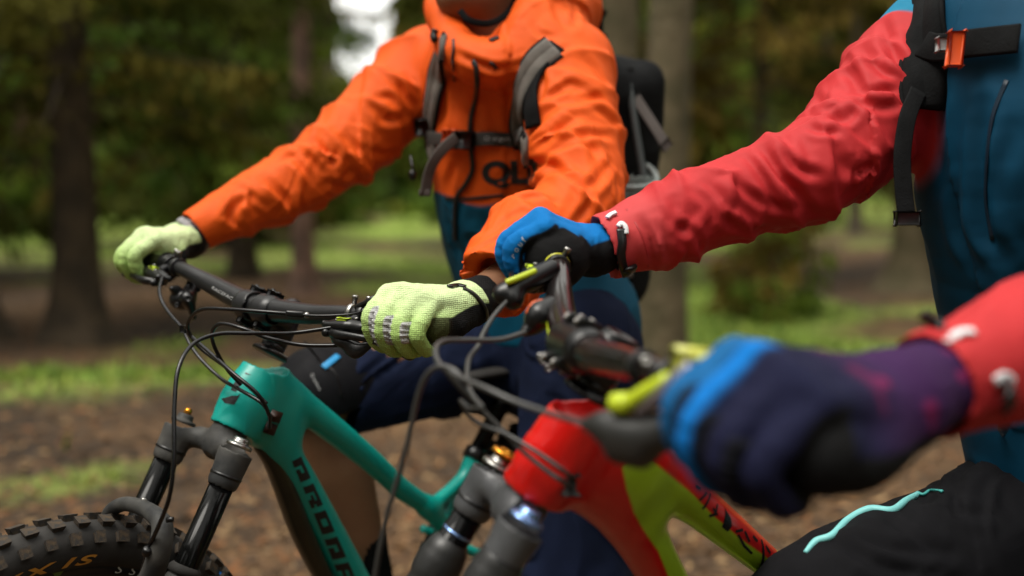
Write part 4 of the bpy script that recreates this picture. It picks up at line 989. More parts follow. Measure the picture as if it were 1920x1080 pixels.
# gloves
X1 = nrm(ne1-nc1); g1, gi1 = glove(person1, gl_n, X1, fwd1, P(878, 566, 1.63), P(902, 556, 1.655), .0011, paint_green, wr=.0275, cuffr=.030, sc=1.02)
bvg = bvh_of(gi1['v'], gi1['f'])
put_strap('wrist_hem', g1, bvg, [(868, 543), (885, 552), (899, 566), (908, 580), (911, 596)], .006, .003, BLK, d0=1.6)
put_strap('pull_loop', g1, bvg, [(842, 540), (856, 537), (872, 540)], .008, .003, BLK, d0=1.6)
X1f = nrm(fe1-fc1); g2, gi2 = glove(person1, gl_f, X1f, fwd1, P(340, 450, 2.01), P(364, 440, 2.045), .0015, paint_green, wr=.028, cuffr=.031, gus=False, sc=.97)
# fitness band over the far cuff
bvf = bvh_of(gi2['v'], gi2['f'])
watch = empty('sports_band', P(355, 440, 2.02)); tag(watch, 'black sports band with a grey face on the wrist beside the orange sleeve', 'sports band')
wd_ = nrm(wr_f-P(330, 452, 2.0)); v, f = lathe([(-.011, .034), (-.010, .0365), (.010, .0375), (.011, .035)], P(354, 446, 2.028), wd_, 32); mk('band', v, f, BLK, watch)
v, f = rbox(P(351, 428, 1.995)+V(0, 0, .004), nrm(P(368, 445, 2.0)-P(340, 420, 2.0)), wd_, np.cross(nrm(P(368, 445, 2.0)-P(340, 420, 2.0)), wd_), .019, .008, .004, .003); mk('screen', v, f, mat('grey_face', (.28, .27, .28), .35), watch)

# ------------------------------------------------------------------ backpack on person 1
PACKG = mat('strap_grey_brown', (.13, .115, .10), .85, 0, (500, .6, .001), noise_amt=.3, noise_scale=40)
WEB = mat('webbing_brown', (.06, .048, .042), .8, 0, (800, .5, .0006))
PACKB = mat('pack_black', (.005, .0055, .006), .85, 0, (300, .5, .0015), noise_amt=.4, spec=.15)
pack1 = empty('backpack', chest-FW1*.24); tag(pack1, 'black and grey daypack on the back of the rider in orange', 'backpack')
bc = chest*.55+waist*.45-FW1*.235-RT*.03
ua = nrm(neck-waist)
F = Field(bc-.42, bc+.42, .006)
F.box(bc-ua*.02, RT, FW1, ua, .145, .085, .235, .05); F.cone(bc+ua*.17, bc+ua*.21-FW1*-.02, .10, .07, k=.05, n=FW1, q=.8)
v, f, q = F.mesh(2); N = normals(v, q); v = v+N*(.004*(1-2*np.abs(noise(v*V(18, 18, 10), 40))))[:, None]; mk('pack_body', v, f, PACKB, pack1); bvp = bvh_of(v, f)
def pad(name, px, w, th, m, d0=2.1, lift=.0, edge=None):
    q = surfpts(bvj1, px, d0); p = crom([a for a, b in q], 6); nn = crom([b for a, b in q], 6); nn = nn/np.linalg.norm(nn, axis=1)[:, None]
    for _ in range(6): p[1:-1] = (p[:-2]+p[2:]+2*p[1:-1])/4; nn[1:-1] = (nn[:-2]+nn[2:]+2*nn[1:-1])/4
    T = np.gradient(p, axis=0); T /= np.linalg.norm(T, axis=1)[:, None]; B = np.cross(T, nn); B /= np.linalg.norm(B, axis=1)[:, None]; nn = np.cross(B, T)
    prof = [(-.5, 0), (-.5, .55), (-.42, .9), (-.3, 1), (-.02, .92), (.0, .86), (.02, .92), (.3, 1), (.42, .9), (.5, .55), (.5, 0)]; k = len(prof)
    v = np.stack([p+B*a*w+nn*(b*th+lift) for a, b in prof], 1).reshape(-1, 3); v += nn.repeat(k, 0)*0
    f = [(i*k+j, (i+1)*k+j, (i+1)*k+(j+1) % k, i*k+(j+1) % k) for i in range(len(p)-1) for j in range(k)]+[tuple(range(k)), tuple((len(p)-1)*k+j for j in range(k))[::-1]]
    o = mk(name, v, f, m, pack1)
    for s in (-1, 1):
        vv, ff = tube(p+B*s*w*.5+nn*(th*.5+lift), .0035, 8); mk('binding', vv, ff, PACKB, o)
    return o
pad('shoulder_strap', [(835, 88), (826, 130), (817, 175), (811, 215), (810, 262), (818, 285)], .046, .011, PACKG)
pad('shoulder_strap', [(1040, 92), (1008, 118), (985, 160), (979, 205), (985, 250), (991, 285)], .048, .012, PACKG)
put_strap('black_edge', pack1, bvj1, [(1046, 88), (1020, 125), (1004, 165), (1000, 200), (1004, 240)], .030, .006, PACKB, lift=.003)
cs = [(815, 258), (845, 262), (868, 264), (892, 262), (930, 262), (965, 262), (990, 255)]
put_strap('sternum_strap', pack1, bvj1, cs, .024, .003, mat('strap_dark', (.035, .032, .028), .7), lift=.012)
bvc = bvj1
c0, n0 = hit(bvj1, 856, 262); v, f = rbox(c0+n0*.018, RT, n0, np.cross(RT, n0), .0105, .006, .016, .003); mk('buckle_tab', v, f, mat('orange_buckle', (.75, .09, .01), .4), pack1)
c0, n0 = hit(bvj1, 882, 263); v, f = rbox(c0+n0*.018, RT, n0, np.cross(RT, n0), .020, .006, .0135, .003); mk('buckle', v, f, BLK, pack1)
c0, n0 = hit(bvj1, 981, 258); v, f = rbox(c0+n0*.020, RT, n0, np.cross(RT, n0), .018, .007, .015, .003); mk('ladder_lock', v, f, BLK, pack1)
c0, n0 = hit(bvj1, 812, 236); v, f = rbox(c0+n0*.016, RT, n0, np.cross(RT, n0), .018, .007, .014, .003); mk('ladder_lock', v, f, BLK, pack1)
surf_text('O ergon', 932, 260, 15, 13, bvj1, 2.05, mat('grey_print', (.4, .4, .4), .6), pack1, ang=0., off=.0175)
free_strap('loose_strap', pack1, [P(856, 258, 1.99), P(835, 275, 1.975), P(815, 300, 1.97), P(803, 330, 1.975), P(797, 366, 1.98)], nrm(-CF+CR*.7), .019, .003, WEB)
v, f = rbox(P(796, 362, 1.98), CR, CF, CU, .0095, .004, .006, .002); mk('strap_end', v, f, WEB, pack1)
v, f = tube(crom([P(770, 292, 2.08), P(773, 312, 2.07), P(774, 322, 2.07)], 5), .0025, 8); mk('zip_pull', v, f, BLK, jk1)
v, f = lathe([(0, .002), (.004, .0065), (.016, .006), (.019, .002)], P(773.5, 318, 2.07), -CU, 12); mk('zip_pull', v, f, BLK, jk1)
# right-hand side of the pack as seen behind the near arm
free_strap('compression_strap', pack1, [P(1160, 146, 2.28), P(1180, 165, 2.27), P(1206, 205, 2.25), P(1232, 245, 2.23), P(1250, 275, 2.22)], nrm(-CF*1+CR*.3), .021, .003, WEB)
v, f = rbox(P(1249, 272, 2.22), CR-CU*1.6, -CF, CU+CR, .008, .003, .011, .002); mk('strap_end', v, f, WEB, pack1)
v, f = rbox(P(1166, 142, 2.28), CR, -CF, CU, .018, .008, .012, .003); mk('buckle', v, f, WEB, pack1)
v, f = rbox(P(1112, 48, 2.30), CR, -CF, CU, .018, .02, .022, .008); mk('top_handle', v, f, PACKB, pack1)
v, f = tube(crom([P(1180, 160, 2.26), P(1192, 240, 2.25), P(1205, 320, 2.24), P(1215, 390, 2.23)], 5), .007, 10); mk('piping', v, f, mat('piping_grey', (.05, .06, .06), .6), pack1)
F = Field(P(1200, 360, 2.22)-.13, P(1200, 360, 2.22)+.13, .004); F.cone(P(1198, 345, 2.235), P(1196, 440, 2.235), .036, .040, n=CF, q=.6); F.cone(P(1198, 330, 2.235), P(1196, 420, 2.235), .031, .031, n=CF, q=.55, sub=True)
v, f, q = F.mesh(1); N = normals(v, q); v = v+N*(.0018*np.sign(np.sin(v[:, 0]*420))*(v[:, 2] < P(0, 345, 2.2)[2]))[:, None]; mk('side_pocket', v, f, mat('mesh_grey', (.10, .12, .11), .7), pack1)
v, f = tube(crom([P(1165, 352, 2.18), P(1198, 352, 2.175), P(1228, 345, 2.22), P(1228, 325, 2.26), P(1212, 310, 2.28)], 6), .006, 8); mk('pocket_rim', v, f, mat('rim_grey', (.25, .28, .27), .6), pack1)
for px, w in ((([(1135, 505, 2.2), (1138, 540, 2.19), (1146, 592, 2.18)]), .030), (([(1182, 535, 2.2), (1186, 565, 2.19), (1196, 600, 2.19)]), .008), (([(1100, 515, 2.2), (1150, 522, 2.2), (1185, 512, 2.2)]), .014)):
    free_strap('hip_strap', pack1, [P(*a) for a in px], -CF, w, .004, mat('strap_taupe', (.16, .14, .12), .8))
v, f = lathe([(0, .013), (.012, .011), (.014, 0)], P(1157, 537, 2.19), -CF, 14); mk('strap_toggle', v, f, mat('amber', (.55, .24, .03), .5), pack1)
F = Field(P(1090, 570, 2.15)-.12, P(1090, 570, 2.15)+.12, .004); F.cone(P(1080, 540, 2.16), P(1088, 600, 2.16), .045, .03, n=CF, q=.5); v, f, q = F.mesh(2); N = normals(v, q); v = v+N*(.006*noise(v*60, 3))[:, None]; mk('hip_pocket', v, f, mat('camo_olive', (.12, .12, .05), .8, col2=(.04, .045, .03), noise_scale=45), pack1)

# ================================================================== BIKE 2 (red and lime)
bike2 = empty('mountain_bike', (.15, 1.3, 0)); tag(bike2, 'red and lime mountain bike in front, held by the blue and purple gloves', 'mountain bike')
p2 = B2['pl']; L2 = B2['L']; H2 = p2(1100, 744); Hb2 = p2(995, 924); S2 = nrm(H2-Hb2)
PAINT2 = attr_mat('red_lime_paint', .3, None, coat=.35)
F = Field(V(-.02, 1.0, .35)-.1, V(.62, 1.75, 1.06), .0026)
F.cone(H2-S2*.004, Hb2+S2*.006, .0265, .0345)
F.chain([p2(1108, 790), p2(1180, 834), p2(1252, 898), p2(1310, 949), p2(1370, 998), p2(1435, 1052), p2(1500, 1105), p2(1600, 1190)], [.026, .030, .0285, .0255, .0235, .021, .0195, .019], k=.012, k0=.03, n=L2, q=.85)
F.chain([p2(1040, 885), p2(1110, 915), p2(1168, 965), p2(1222, 1045), p2(1270, 1140), p2(1330, 1270), p2(1390, 1400)], [.031, .031, .031, .029, .029, .030, .031], k=.014, k0=.03, n=L2, q=.85)
F.cone(p2(1075, 835), p2(1170, 890), .028, .028, k=.035, n=L2, q=.8); F.cone(p2(1150, 870), p2(1205, 945), .026, .022, k=.03, n=L2, q=.75)
F.chain([p2(1600, 1190), p2(1540, 1260), p2(1400, 1420)], [.019, .018, .03], k=.01); F.cone(p2(1600, 1190), p2(1630, 1120), .019, .019, k=.01)
F.cone(H2+S2*.0045, H2+S2*.04, .04, .04, sub=True); F.cone(Hb2-S2*.0495, Hb2-S2*.09, .06, .06, sub=True)
v, f, q = F.mesh(2)
o2 = p2(1200, 900)
def pc2(pt): r = np.asarray(pt)-o2; return np.stack([r@B2['F'], r@B2['U']], -1)
poly = [p2(x, y, .024) for x, y in ((1157, 868), (1162, 905), (1180, 954), (1207, 998), (1232, 1031), (1252, 1080), (1330, 1250), (1500, 1500), (1900, 1500), (1700, 1240), (1510, 1070), (1480, 1047), (1470, 1052), (1445, 1052), (1388, 1010), (1339, 968), (1294, 922), (1250, 886), (1213, 856), (1185, 850))]
poly = pc2(np.array(poly)); vp = pc2(v)
ins = np.zeros(len(v), bool); dmin = np.full(len(v), 1e9)
for i in range(len(poly)):
    a, b = poly[i], poly[(i+1) % len(poly)]; c_ = ((a[1] > vp[:, 1]) != (b[1] > vp[:, 1])) & (vp[:, 0] < (b[0]-a[0])*(vp[:, 1]-a[1])/(b[1]-a[1]+1e-12)+a[0]); ins ^= c_
    ab = b-a; t = np.clip(((vp-a)@ab)/(ab@ab), 0, 1); dmin = np.minimum(dmin, np.linalg.norm(vp-a-t[:, None]*ab, axis=1))
sd2 = np.where(ins, dmin, -dmin)
col = lerp(np.tile(V(.62, .006, .004), (len(v), 1)), V(.36, .58, .02), sstep(-.001, .001, sd2))
fr2 = mk('frame', v, f, PAINT2, bike2, col=col); bv2 = bvh_of(v, f)
strokes2 = [[(555, 385), (640, 345)], [(585, 465), (640, 410), (690, 365)], [(650, 535), (700, 525), (745, 450)], [(690, 470), (725, 530)], [(905, 685), (975, 680)], [(925, 720), (980, 820), (1050, 890)], [(1085, 750), (1120, 790)], [(1180, 800), (1165, 900), (1150, 1000)], [(1215, 850), (1240, 900)], [(1360, 970), (1370, 1020), (1300, 1062)], [(1000, 700), (1030, 780)], [(530, 270), (575, 300)]]
for s_ in strokes2:
    s_ = np.array(s_, float); polys = []
    for a, b in zip(s_[:-1], s_[1:]):
        d = nrm(b-a); n = V(-d[1], d[0])*11; a = a-d*5; b = b+d*5
        polys.append([(1200+x/4.909, 860+y/4.909) for x, y in (a+n, b+n, b-n, a-n)])
    onframe('lettering', polys, INK, B2, bike2, bv2, par=fr2)
onframe('lettering', [[(1200+x/4.909, 860+y/4.909) for x, y in ((830, 490), (870, 580), (865, 640), (820, 685), (768, 640))]], INK, B2, bike2, bv2, par=fr2)
v, f = rbox(hit(bv2, 1068, 906)[0], CR, CU, L2, .006, .010, .004, .003); mk('cable_port', v, f, RUB, bike2)
v, f = lathe([(0, .0285), (.004, .0285), (.006, .026), (.009, .0215)], H2+S2*.003, S2, 40); mk('headset_cap', v, f, BLK, bike2)
cl2 = P(1082, 650, 1.19); Nf2, Lf2 = B2['Nf'], B2['Lf']
fe2, fc2 = P(1006, 436, 1.565), P(1047, 503, 1.40); nc2, ne2 = P(1238, 700, .995), P(1490, 832, .858)
for k in range(2):
    v, f = lathe([(0, .0178), (.0005, .0185), (.0085, .0185), (.009, .0178)], H2+S2*(.011+.0095*k), S2, 32); mk('headset_spacer', v, f, BLK, bike2)
bd2 = nrm(P(1140, 668, 1.12)-P(1055, 628, 1.26)); st2 = H2+S2*.05
F = Field(np.minimum(cl2, st2)-.07, np.maximum(cl2, st2)+.07, .0014)
F.cone(H2+S2*.03, H2+S2*.068, .0205, .0195); F.chain([st2, cl2], [.02, .021], k=.008); F.cone(H2+S2*.106, H2+S2*.14, .036, .036, sub=True)
F.cone(cl2-bd2*.026, cl2+bd2*.026, .0245, .0245, k=.004); F.cone(cl2-bd2*.06, cl2+bd2*.06, .0177, .0177, sub=True)
v, f, q = F.mesh(1); mk('stem', v, f, BLK, bike2)
fd2 = nrm(np.cross(bd2, S2)); fd2 = fd2 if fd2[0] < 0 else -fd2
for s in (-1, 1):
    for u in (-1, 1): 
        v, f = rbox(cl2+bd2*s*.017+S2*u*.024+fd2*.006, bd2, S2, fd2, .006, .006, .013, .002); mk('clamp_lug', v, f, BLK, bike2)
        bolt(bike2, cl2+bd2*s*.017+S2*u*.024+fd2*.018, fd2, .0038, .004); bolt(bike2, cl2+bd2*s*.017+S2*u*.029+fd2*.006, S2*u, .0034, .003)
CARB = mat('gloss_carbon', (.009, .008, .008), .2, 0, None, col2=(.018, .009, .008), noise_scale=12, coat=.3)
bar2, _ = handlebar(bike2, [fe2, P(1030, 478, 1.46), fc2, P(1049, 560, 1.34), P(1058, 612, 1.265), cl2, P(1120, 668, 1.13), P(1170, 680, 1.07), nc2, P(1360, 770, .92), ne2], [.0111, .0112, .0128, .0162, .0172, .0176, .0174, .0160, .0113, .0111, .0111], CARB, None)
grip(bike2, nc2+(ne2-nc2)*.24, ne2, .0160, GRIP, YEL); grip(bike2, fc2+(fe2-fc2)*.10, fe2, .0158, GRIP, YEL)
dn2, df2 = nrm(ne2-nc2), nrm(fe2-fc2); fw2, up2 = B2['Ff'], B2['Uf']
LIMEL = mat('lime_lever', (.46, .56, .02), .35)
m2f = brake(bike2, fc2+df2*.004, df2, fw2, up2, 1, BLK, accent=LIME); clamp_ring(bike2, P(1250, 708, .985), dn2, .0150, .010, BLK, 'brake_clamp')
clamp_ring(bike2, P(1205, 688, 1.02), nrm(nc2-P(1170, 680, 1.07)), .0145, .009, SATIN, 'shifter_clamp', bolt=nrm(-CF+CU*.3))
F = Field(P(960, 545, 1.36)-.1, P(960, 545, 1.36)+.1, .0014)
F.chain([P(1032, 505, 1.37), P(1000, 522, 1.35), P(968, 538, 1.34), P(940, 552, 1.335)], [.012, .013, .012, .009], k=.006); F.chain([P(962, 560, 1.335), P(945, 550, 1.34)], [.013, .012], k=.006)
v, f, q = F.mesh(1); mk('brake_reservoir', v, f, BLK, bike2)
v, f = tube(crom([P(949, 530, 1.325), P(965, 524, 1.325), P(985, 516, 1.33), P(1003, 508, 1.34)], 6), .0038, 10); mk('lever_accent', v, f, LIMEL, bike2)
F = Field(P(1005, 600, 1.3)-.08, P(1005, 600, 1.3)+.08, .0014); F.chain([P(1030, 575, 1.31), P(1012, 592, 1.3), P(1000, 610, 1.3), P(985, 622, 1.295)], [.012, .016, .011, .006], k=.006); v, f, q = F.mesh(1); mk('shifter_pod', v, f, BLK, bike2)
v, f = tube(crom([P(990, 590, 1.295), P(1000, 572, 1.30), P(1018, 566, 1.30)], 5), .004, 8); mk('shifter_accent', v, f, mat('orange_plastic', (.6, .09, .01), .4), bike2)
for a in ((1072, 598), (1086, 615), (1013, 668), (1028, 690), (1018, 676)): bolt(bike2, P(*a, 1.23), -CF, .0040, .004)
v, f = tube(crom([P(1026, 575, 1.3), P(1030, 600, 1.29), P(1032, 640, 1.27)], 5), .0035, 8); mk('bar_accent', v, f, LIMEL, bike2)
# near controls: lime lever with grey blade, grey brake body
v, f = tube(crom([P(1152, 758, .965), P(1180, 755, .955), P(1215, 735, .94), P(1255, 712, .925)], 6), [.0095]*6+[.0075]*13, 14); mk('lever_accent', v, f, LIMEL, bike2)
v, f = tube(crom([P(1200, 768, .955), P(1235, 742, .935), P(1275, 712, .915), P(1300, 690, .91)], 6), .0085, 14); mk('lever_blade', v, f, mat('grey_anodised', (.32, .30, .34), .35, .6), bike2)
F = Field(P(1190, 815, .97)-.12, P(1190, 815, .97)+.12, .0018); F.chain([P(1135, 800, .98), P(1165, 812, .97), P(1215, 818, .955), P(1262, 800, .94)], [.012, .017, .018, .014], k=.01); F.chain([P(1160, 845, .97), P(1200, 848, .96)], [.011, .014], k=.01)
F.chain([P(1100, 795, .99), P(1135, 800, .98)], [.006, .011], k=.01); v, f, q = F.mesh(1); mk('brake_caliper_lever', v, f, mat('grey_satin', (.035, .035, .034), .35, .3), bike2)
v, f = rbox(P(1318, 690, .93), dn2, fw2, up2, .012, .016, .010, .004); mk('lock_collar', v, f, mat('yellow_collar', (.65, .66, .12), .4), bike2)
for c_, r_ in (
  ([P(955, 560, 1.33), P(928, 590, 1.31), P(908, 622, 1.29), P(897, 648, 1.27), P(880, 672, 1.24), P(876, 706, 1.20), P(884, 738, 1.16), P(905, 765, 1.13)], .0027),
  ([P(986, 623, 1.29), P(937, 637, 1.27), P(870, 638, 1.24), P(832, 640, 1.21), P(817, 655, 1.18), P(824, 682, 1.15), P(860, 706, 1.12), P(910, 728, 1.09), P(970, 755, 1.07), P(1040, 778, 1.04), P(1100, 795, .995)], .0030),
  ([P(832, 690, 1.16), P(850, 712, 1.16), P(880, 745, 1.17), P(930, 795, 1.175), P(985, 850, 1.165), P(1030, 886, 1.155), P(1056, 903, 1.155), hit(bv2, 1066, 910)[0]], .0026),
  ([P(905, 765, 1.13), P(880, 765, 1.15), P(864, 752, 1.17), P(890, 790, 1.175), P(950, 815, 1.17), P(1010, 850, 1.155), P(1058, 884, 1.15), hit(bv2, 1074, 896)[0]], .0024),
  ([P(876, 720, 1.12), P(850, 694, 1.13), P(822, 688, 1.14), P(800, 704, 1.15), P(783, 745, 1.16), P(768, 815, 1.17), P(748, 890, 1.18), P(727, 960, 1.19), P(712, 1030, 1.20), P(702, 1090, 1.21)], .0029)):
    cable(bike2, c_, r_, mat('hose_grey', (.045, .045, .043), .35))
crn2 = P(966, 1008, 1.165); crf2 = P(915, 905, 1.285); B2x = dict(B2, S=S2, Lf=nrm(crn2-crf2)); B2x['axle'] = P(452, 1715, 1.29)
GREYC = mat('silver_grey_crown', (.085, .087, .092), .38, .2, (400, .2, .0005), noise_amt=.3)
B2x['Nf'] = nrm(np.cross(B2x['Lf'], S2)); B2x['Nf'] = B2x['Nf'] if B2x['Nf'][0] < 0 else -B2x['Nf']
axd = nrm(crf2-P(806, 1075, 1.27)); B2x['S'] = nrm(S2*.5+axd*.5)
fork(bike2, B2x, crn2, crf2, Hb2, BLK, GREYC, BLUEM, SILV)
v, f = lathe([(0, .017), (.005, .016), (.0055, .009), (.008, .008), (.009, 0)], crf2+B2x['S']*.034, B2x['S'], 24); mk('damper_knob', v, f, GOLD, bike2)
for leg in (crn2, crf2):
    v, f = lathe([(0, .0182), (.0035, .0182)], leg-B2x['S']*.062, -B2x['S'], 30); mk('travel_ring', v, f, BLUEM if leg is crf2 else RUB, bike2)
F = Field(np.minimum(B2x['axle'], crf2)-.12, np.maximum(B2x['axle'], crn2)+.12, .0035)
for leg, s, t0 in ((crn2, 1, .045), (crf2, -1, .10)):
    F.chain([leg-B2x['S']*t0, leg-B2x['S']*(t0+.012), leg-B2x['S']*(t0+.02), leg-B2x['S']*.50, B2x['axle']+B2x['Lf']*s*.06], [.0265, .0265, .0235, .022, .018], k=.004)
F.chain([crn2-B2x['S']*.19, crn2-B2x['S']*.17+B2x['Nf']*.04, crf2-B2x['S']*.17+B2x['Nf']*.04, crf2-B2x['S']*.19], .013, k=.01)
v, f, q = F.mesh(1); mk('fork_lowers', v, f, mat('lowers_black', (.02, .02, .02), .4), bike2)
wheel(bike2, B2x['axle'], B2x['Lf'], nrm(S2-B2x['Lf']*np.dot(S2, B2x['Lf'])), knobs='joined', letters=False)

# ================================================================== PERSON 2 (red and blue jacket)
person2 = empty('person', (.75, 1.55, 0)); tag(person2, 'person in a blue jacket with red sleeves, holding the red and lime bike', 'person')
s2f, e2f, w2f = P(1752, 92, 1.68), P(1545, 305, 1.56), P(1128, 466, 1.50); s2n, e2n, w2n = P(2290, 150, 1.36), P(2085, 600, 1.10), P(1706, 738, .925)
g2f, g2n = P(1032, 470, 1.475), P(1475, 812, .868)
R2 = nrm(s2n-s2f); R2[2] = 0; R2 = nrm(R2); FW2 = nrm(np.cross(V(0, 0, 1), R2)); FW2 = FW2 if FW2[0] < 0 else -FW2
nk2, ch2, wa2, hp2 = P(2010, -90, 1.52), P(1968, 190, 1.55), P(2000, 540, 1.60), P(2062, 880, 1.62)
hd2 = nk2+V(-.05, -.02, .17)
h2f, h2n, k2f, k2n = P(2035, 945, 1.70), P(2300, 960, 1.45), P(1490, 1185, 1.46), P(2150, 1500, 1.3)
a2f, a2n = P(1560, 1700, 1.55), P(2300, 1900, 1.4)
pts = np.array([hd2+V(0, 0, .12), s2f, e2f, w2f, s2n, w2n, h2f, h2n, k2f, k2n, a2f, a2n])
F = Field(pts.min(0)-.12, pts.max(0)+.12, .008)
F.ell(hd2, R2, FW2, V(0, 0, 1), .078, .1, .115); F.cone(hd2+FW2*.03-V(0, 0, .05), hd2+FW2*.06-V(0, 0, .085), .05, .035, k=.04); F.cone(hd2+FW2*.09, hd2+FW2*.11-V(0, 0, .02), .01, .012, k=.015)
F.cone(hd2-V(0, 0, .05), nk2, .056, .06, k=.03); F.chain([nk2, ch2, wa2, hp2], [.08, .12, .115, .12], k=.06, n=FW2, q=.7); F.cone(s2f, s2n, .055, .055, k=.05)
for a in ((s2f, e2f, w2f, w2f*.5+g2f*.5), (s2n, e2n, w2n, w2n*.5+g2n*.5)): F.chain(a, [.05, .038, .026, .026], k=.02)
for a in ((h2f, k2f, a2f), (h2n, k2n, a2n)): F.chain(a, [.07, .05, .04], k=.03)
v, f, q = F.mesh(2); mk('body', v, f, SKIN, person2)
def jacket2():
    cn = w2n+nrm(e2n-w2n)*.03; cf = w2f+nrm(e2f-w2f)*.012
    allp = np.array([s2f, e2f, cf, s2n, e2n, cn, nk2, hp2-V(0, 0, .02)]); F = Field(allp.min(0)-.15, allp.max(0)+.15, .0042)
    F.chain([nk2, ch2+V(0, 0, .05), ch2-V(0, 0, .06), wa2, hp2], [.085, .165, .172, .168, .175], k=.05, n=FW2, q=.80)
    F.cone(s2f+R2*.05, s2n-R2*.05, .075, .075, k=.06)
    F.chain([s2f, s2f*.5+e2f*.5, e2f, e2f*.6+cf*.4, cf*.8+e2f*.2, cf*.93+e2f*.07, cf], [.080, .076, .067, .054, .049, .042, .0425], k=.02, k0=.05)
    F.chain([s2n, s2n*.5+e2n*.5, e2n, e2n*.5+cn*.5, cn*.85+e2n*.15, cn], [.085, .083, .068, .059, .047, .044], k=.02, k0=.05)
    for c_, e_ in ((cf, e2f), (cn, e2n)):
        d_ = nrm(c_-e_); F.cone(c_+d_*.045, c_-d_*.01, .034, .030, sub=True); F.cone(c_+d_*.046, c_+d_*.1, .055, .055, sub=True)
    F.box(hp2-V(0, 0, .17), V(1, 0, 0), V(0, 1, 0), V(0, 0, 1), .4, .4, .10, .01, sub=True)
    v, f, q = F.mesh(2); N = normals(v, q); bv = bvh_of(v, f)
    s1, t1, d1 = arm_coords(v, [s2f, e2f, cf]); sb, tb, db = arm_coords(v, [s2n, e2n, cn]); d3 = segdist(v, [nk2, ch2, wa2, hp2])[0]
    m1 = sstep(-.02, .03, d3-.13-(d1-.07))*(d1 < .13); m2 = sstep(-.02, .03, d3-.13-(db-.07))*(db < .13)
    L_ = np.linalg.norm(e2f-s2f); fore = sstep(.0, .08, s1-L_*.6)
    tot = L_+np.linalg.norm(cf-e2f); cuff = 1-.8*sstep(tot-.065, tot-.045, s1)
    disp = m1*cuff*((.3+.7*fore)*crumple(s1, t1, .0016, 19, 51, 2.4)+buckle(s1, t1, .06, tot-.06, .034, .0105, 17, .013, 3, .0095))+m2*(crumple(sb, tb, .002, 20, 61, 1.8)+buckle(sb, tb, .05, .6, .038, .009, 18, .012, 3, .010))+(1-m1)*(1-m2)*.007*(1-2*np.abs(noise(v*V(9, 9, 4)+1, 71)))
    v = v+N*disp[:, None]; N = normals(v, q)
    st = [([(1203, 412), (1219, 448), (1226, 495)], .006, .006), ([(1262, 372), (1279, 425), (1282, 498)], .007, .006), ([(1300, 352), (1335, 385), (1332, 430)], .005, .006), ([(1232, 420), (1250, 455), (1248, 485)], .005, .005),
      ([(1360, 322), (1396, 356), (1444, 392)], .006, .006), ([(1397, 290), (1438, 342), (1455, 385), (1490, 392)], .007, .0065), ([(1430, 280), (1468, 332), (1528, 402)], .007, .0065), ([(1465, 250), (1490, 308), (1540, 332)], .007, .0065),
      ([(1515, 237), (1545, 250), (1575, 248)], .006, .006), ([(1528, 180), (1575, 225), (1612, 196)], .007, .007), ([(1586, 132), (1622, 172), (1690, 168)], .007, .007), ([(1604, 78), (1646, 125), (1690, 155)], .007, .0075), ([(1652, 36), (1675, 95), (1700, 155)], .007, .008),
      ([(1580, 160), (1640, 200), (1700, 190)], .005, .007), ([(1320, 340), (1360, 385), (1368, 430)], .005, .006), ([(1560, 290), (1600, 320), (1660, 300)], .004, .009), ([(1290, 420), (1310, 450), (1305, 480)], .004, .005), ([(1345, 400), (1400, 430), (1440, 430)], .004, .006),
      ([(1850, 200), (1845, 300), (1852, 420), (1880, 480)], .012, .011), ([(1762, 170), (1750, 260), (1760, 340)], .005, .012), ([(1790, 360), (1800, 430), (1830, 500)], .007, .012), ([(1900, 250), (1875, 330), (1880, 400)], .006, .012), ([(1830, 880), (1860, 910), (1900, 960)], .006, .01)]
    v = fold_disp(v, N, bv, st, 1.6)
    # cuff band standing a little proud of the gathered sleeve
    RED = V(.46, .024, .027); BLU = V(.0, .050, .105); BLU2 = V(.0, .17, .30); c = np.tile(BLU, (len(v), 1))
    cut = s2f+nrm(e2f-s2f)*.070; red1 = np.clip(m1*2.2, 0, 1)*band((v-(cut+V(.012, 0, 0)))@nrm(nrm(e2f-s2f)+V(-.35, 0, 0)), .003); red2 = np.clip(m2*2.2, 0, 1)*band((v-(s2n+nrm(e2n-s2n)*.07))@nrm(e2n-s2n), .003)
    top = np.clip(m1*2.2, 0, 1); c = lerp(c, BLU2, top); c = lerp(c, RED, np.maximum(red1, red2)); c = lerp(c, V(.52, .050, .052), sstep(tot-.07, tot-.05, s1)*m1)
    return v, f, q, c
v, f, q, c = jacket2(); jk2 = mk('jacket', v, f, SHELL, person2, col=c); bvj2 = bvh_of(v, f)
put_strap('front_zip', jk2, bvj2, [(1888, 150), (1862, 220), (1852, 300), (1850, 380), (1862, 450)], .006, .001, mat('zip_navy', (.004, .02, .04), .5), d0=1.5)
# cuff strap with its white tab
put_strap('cuff_strap', jk2, bvj2, [(1163, 432), (1165, 455), (1163, 475), (1166, 495), (1172, 512)], .011, .004, BLK, d0=1.5, lift=.002)
put_strap('cuff_strap_tab', jk2, bvj2, [(1158, 428), (1164, 422), (1172, 428), (1173, 440)], .006, .004, mat('white_tab', (.7, .7, .72), .5), d0=1.5, lift=.002)
put_strap('cuff_strap_tab', jk2, bvj2, [(1139, 412), (1146, 406), (1156, 402)], .006, .003, MATS['white_tab'], d0=1.5, lift=.002)
put_strap('cuff_strap_end', jk2, bvj2, [(1158, 498), (1172, 503), (1188, 498)], .012, .005, BLK, d0=1.5, lift=.002)
put_strap('cuff_seam', jk2, bvj2, [(1175, 392), (1198, 430), (1212, 470), (1216, 500)], .003, .001, mat('seam_red', (.4, .02, .022), .6), d0=1.5, lift=.0)
put_strap('cuff_strap', jk2, bvj2, [(1728, 590), (1750, 604), (1772, 618)], .010, .004, BLK, d0=.95)
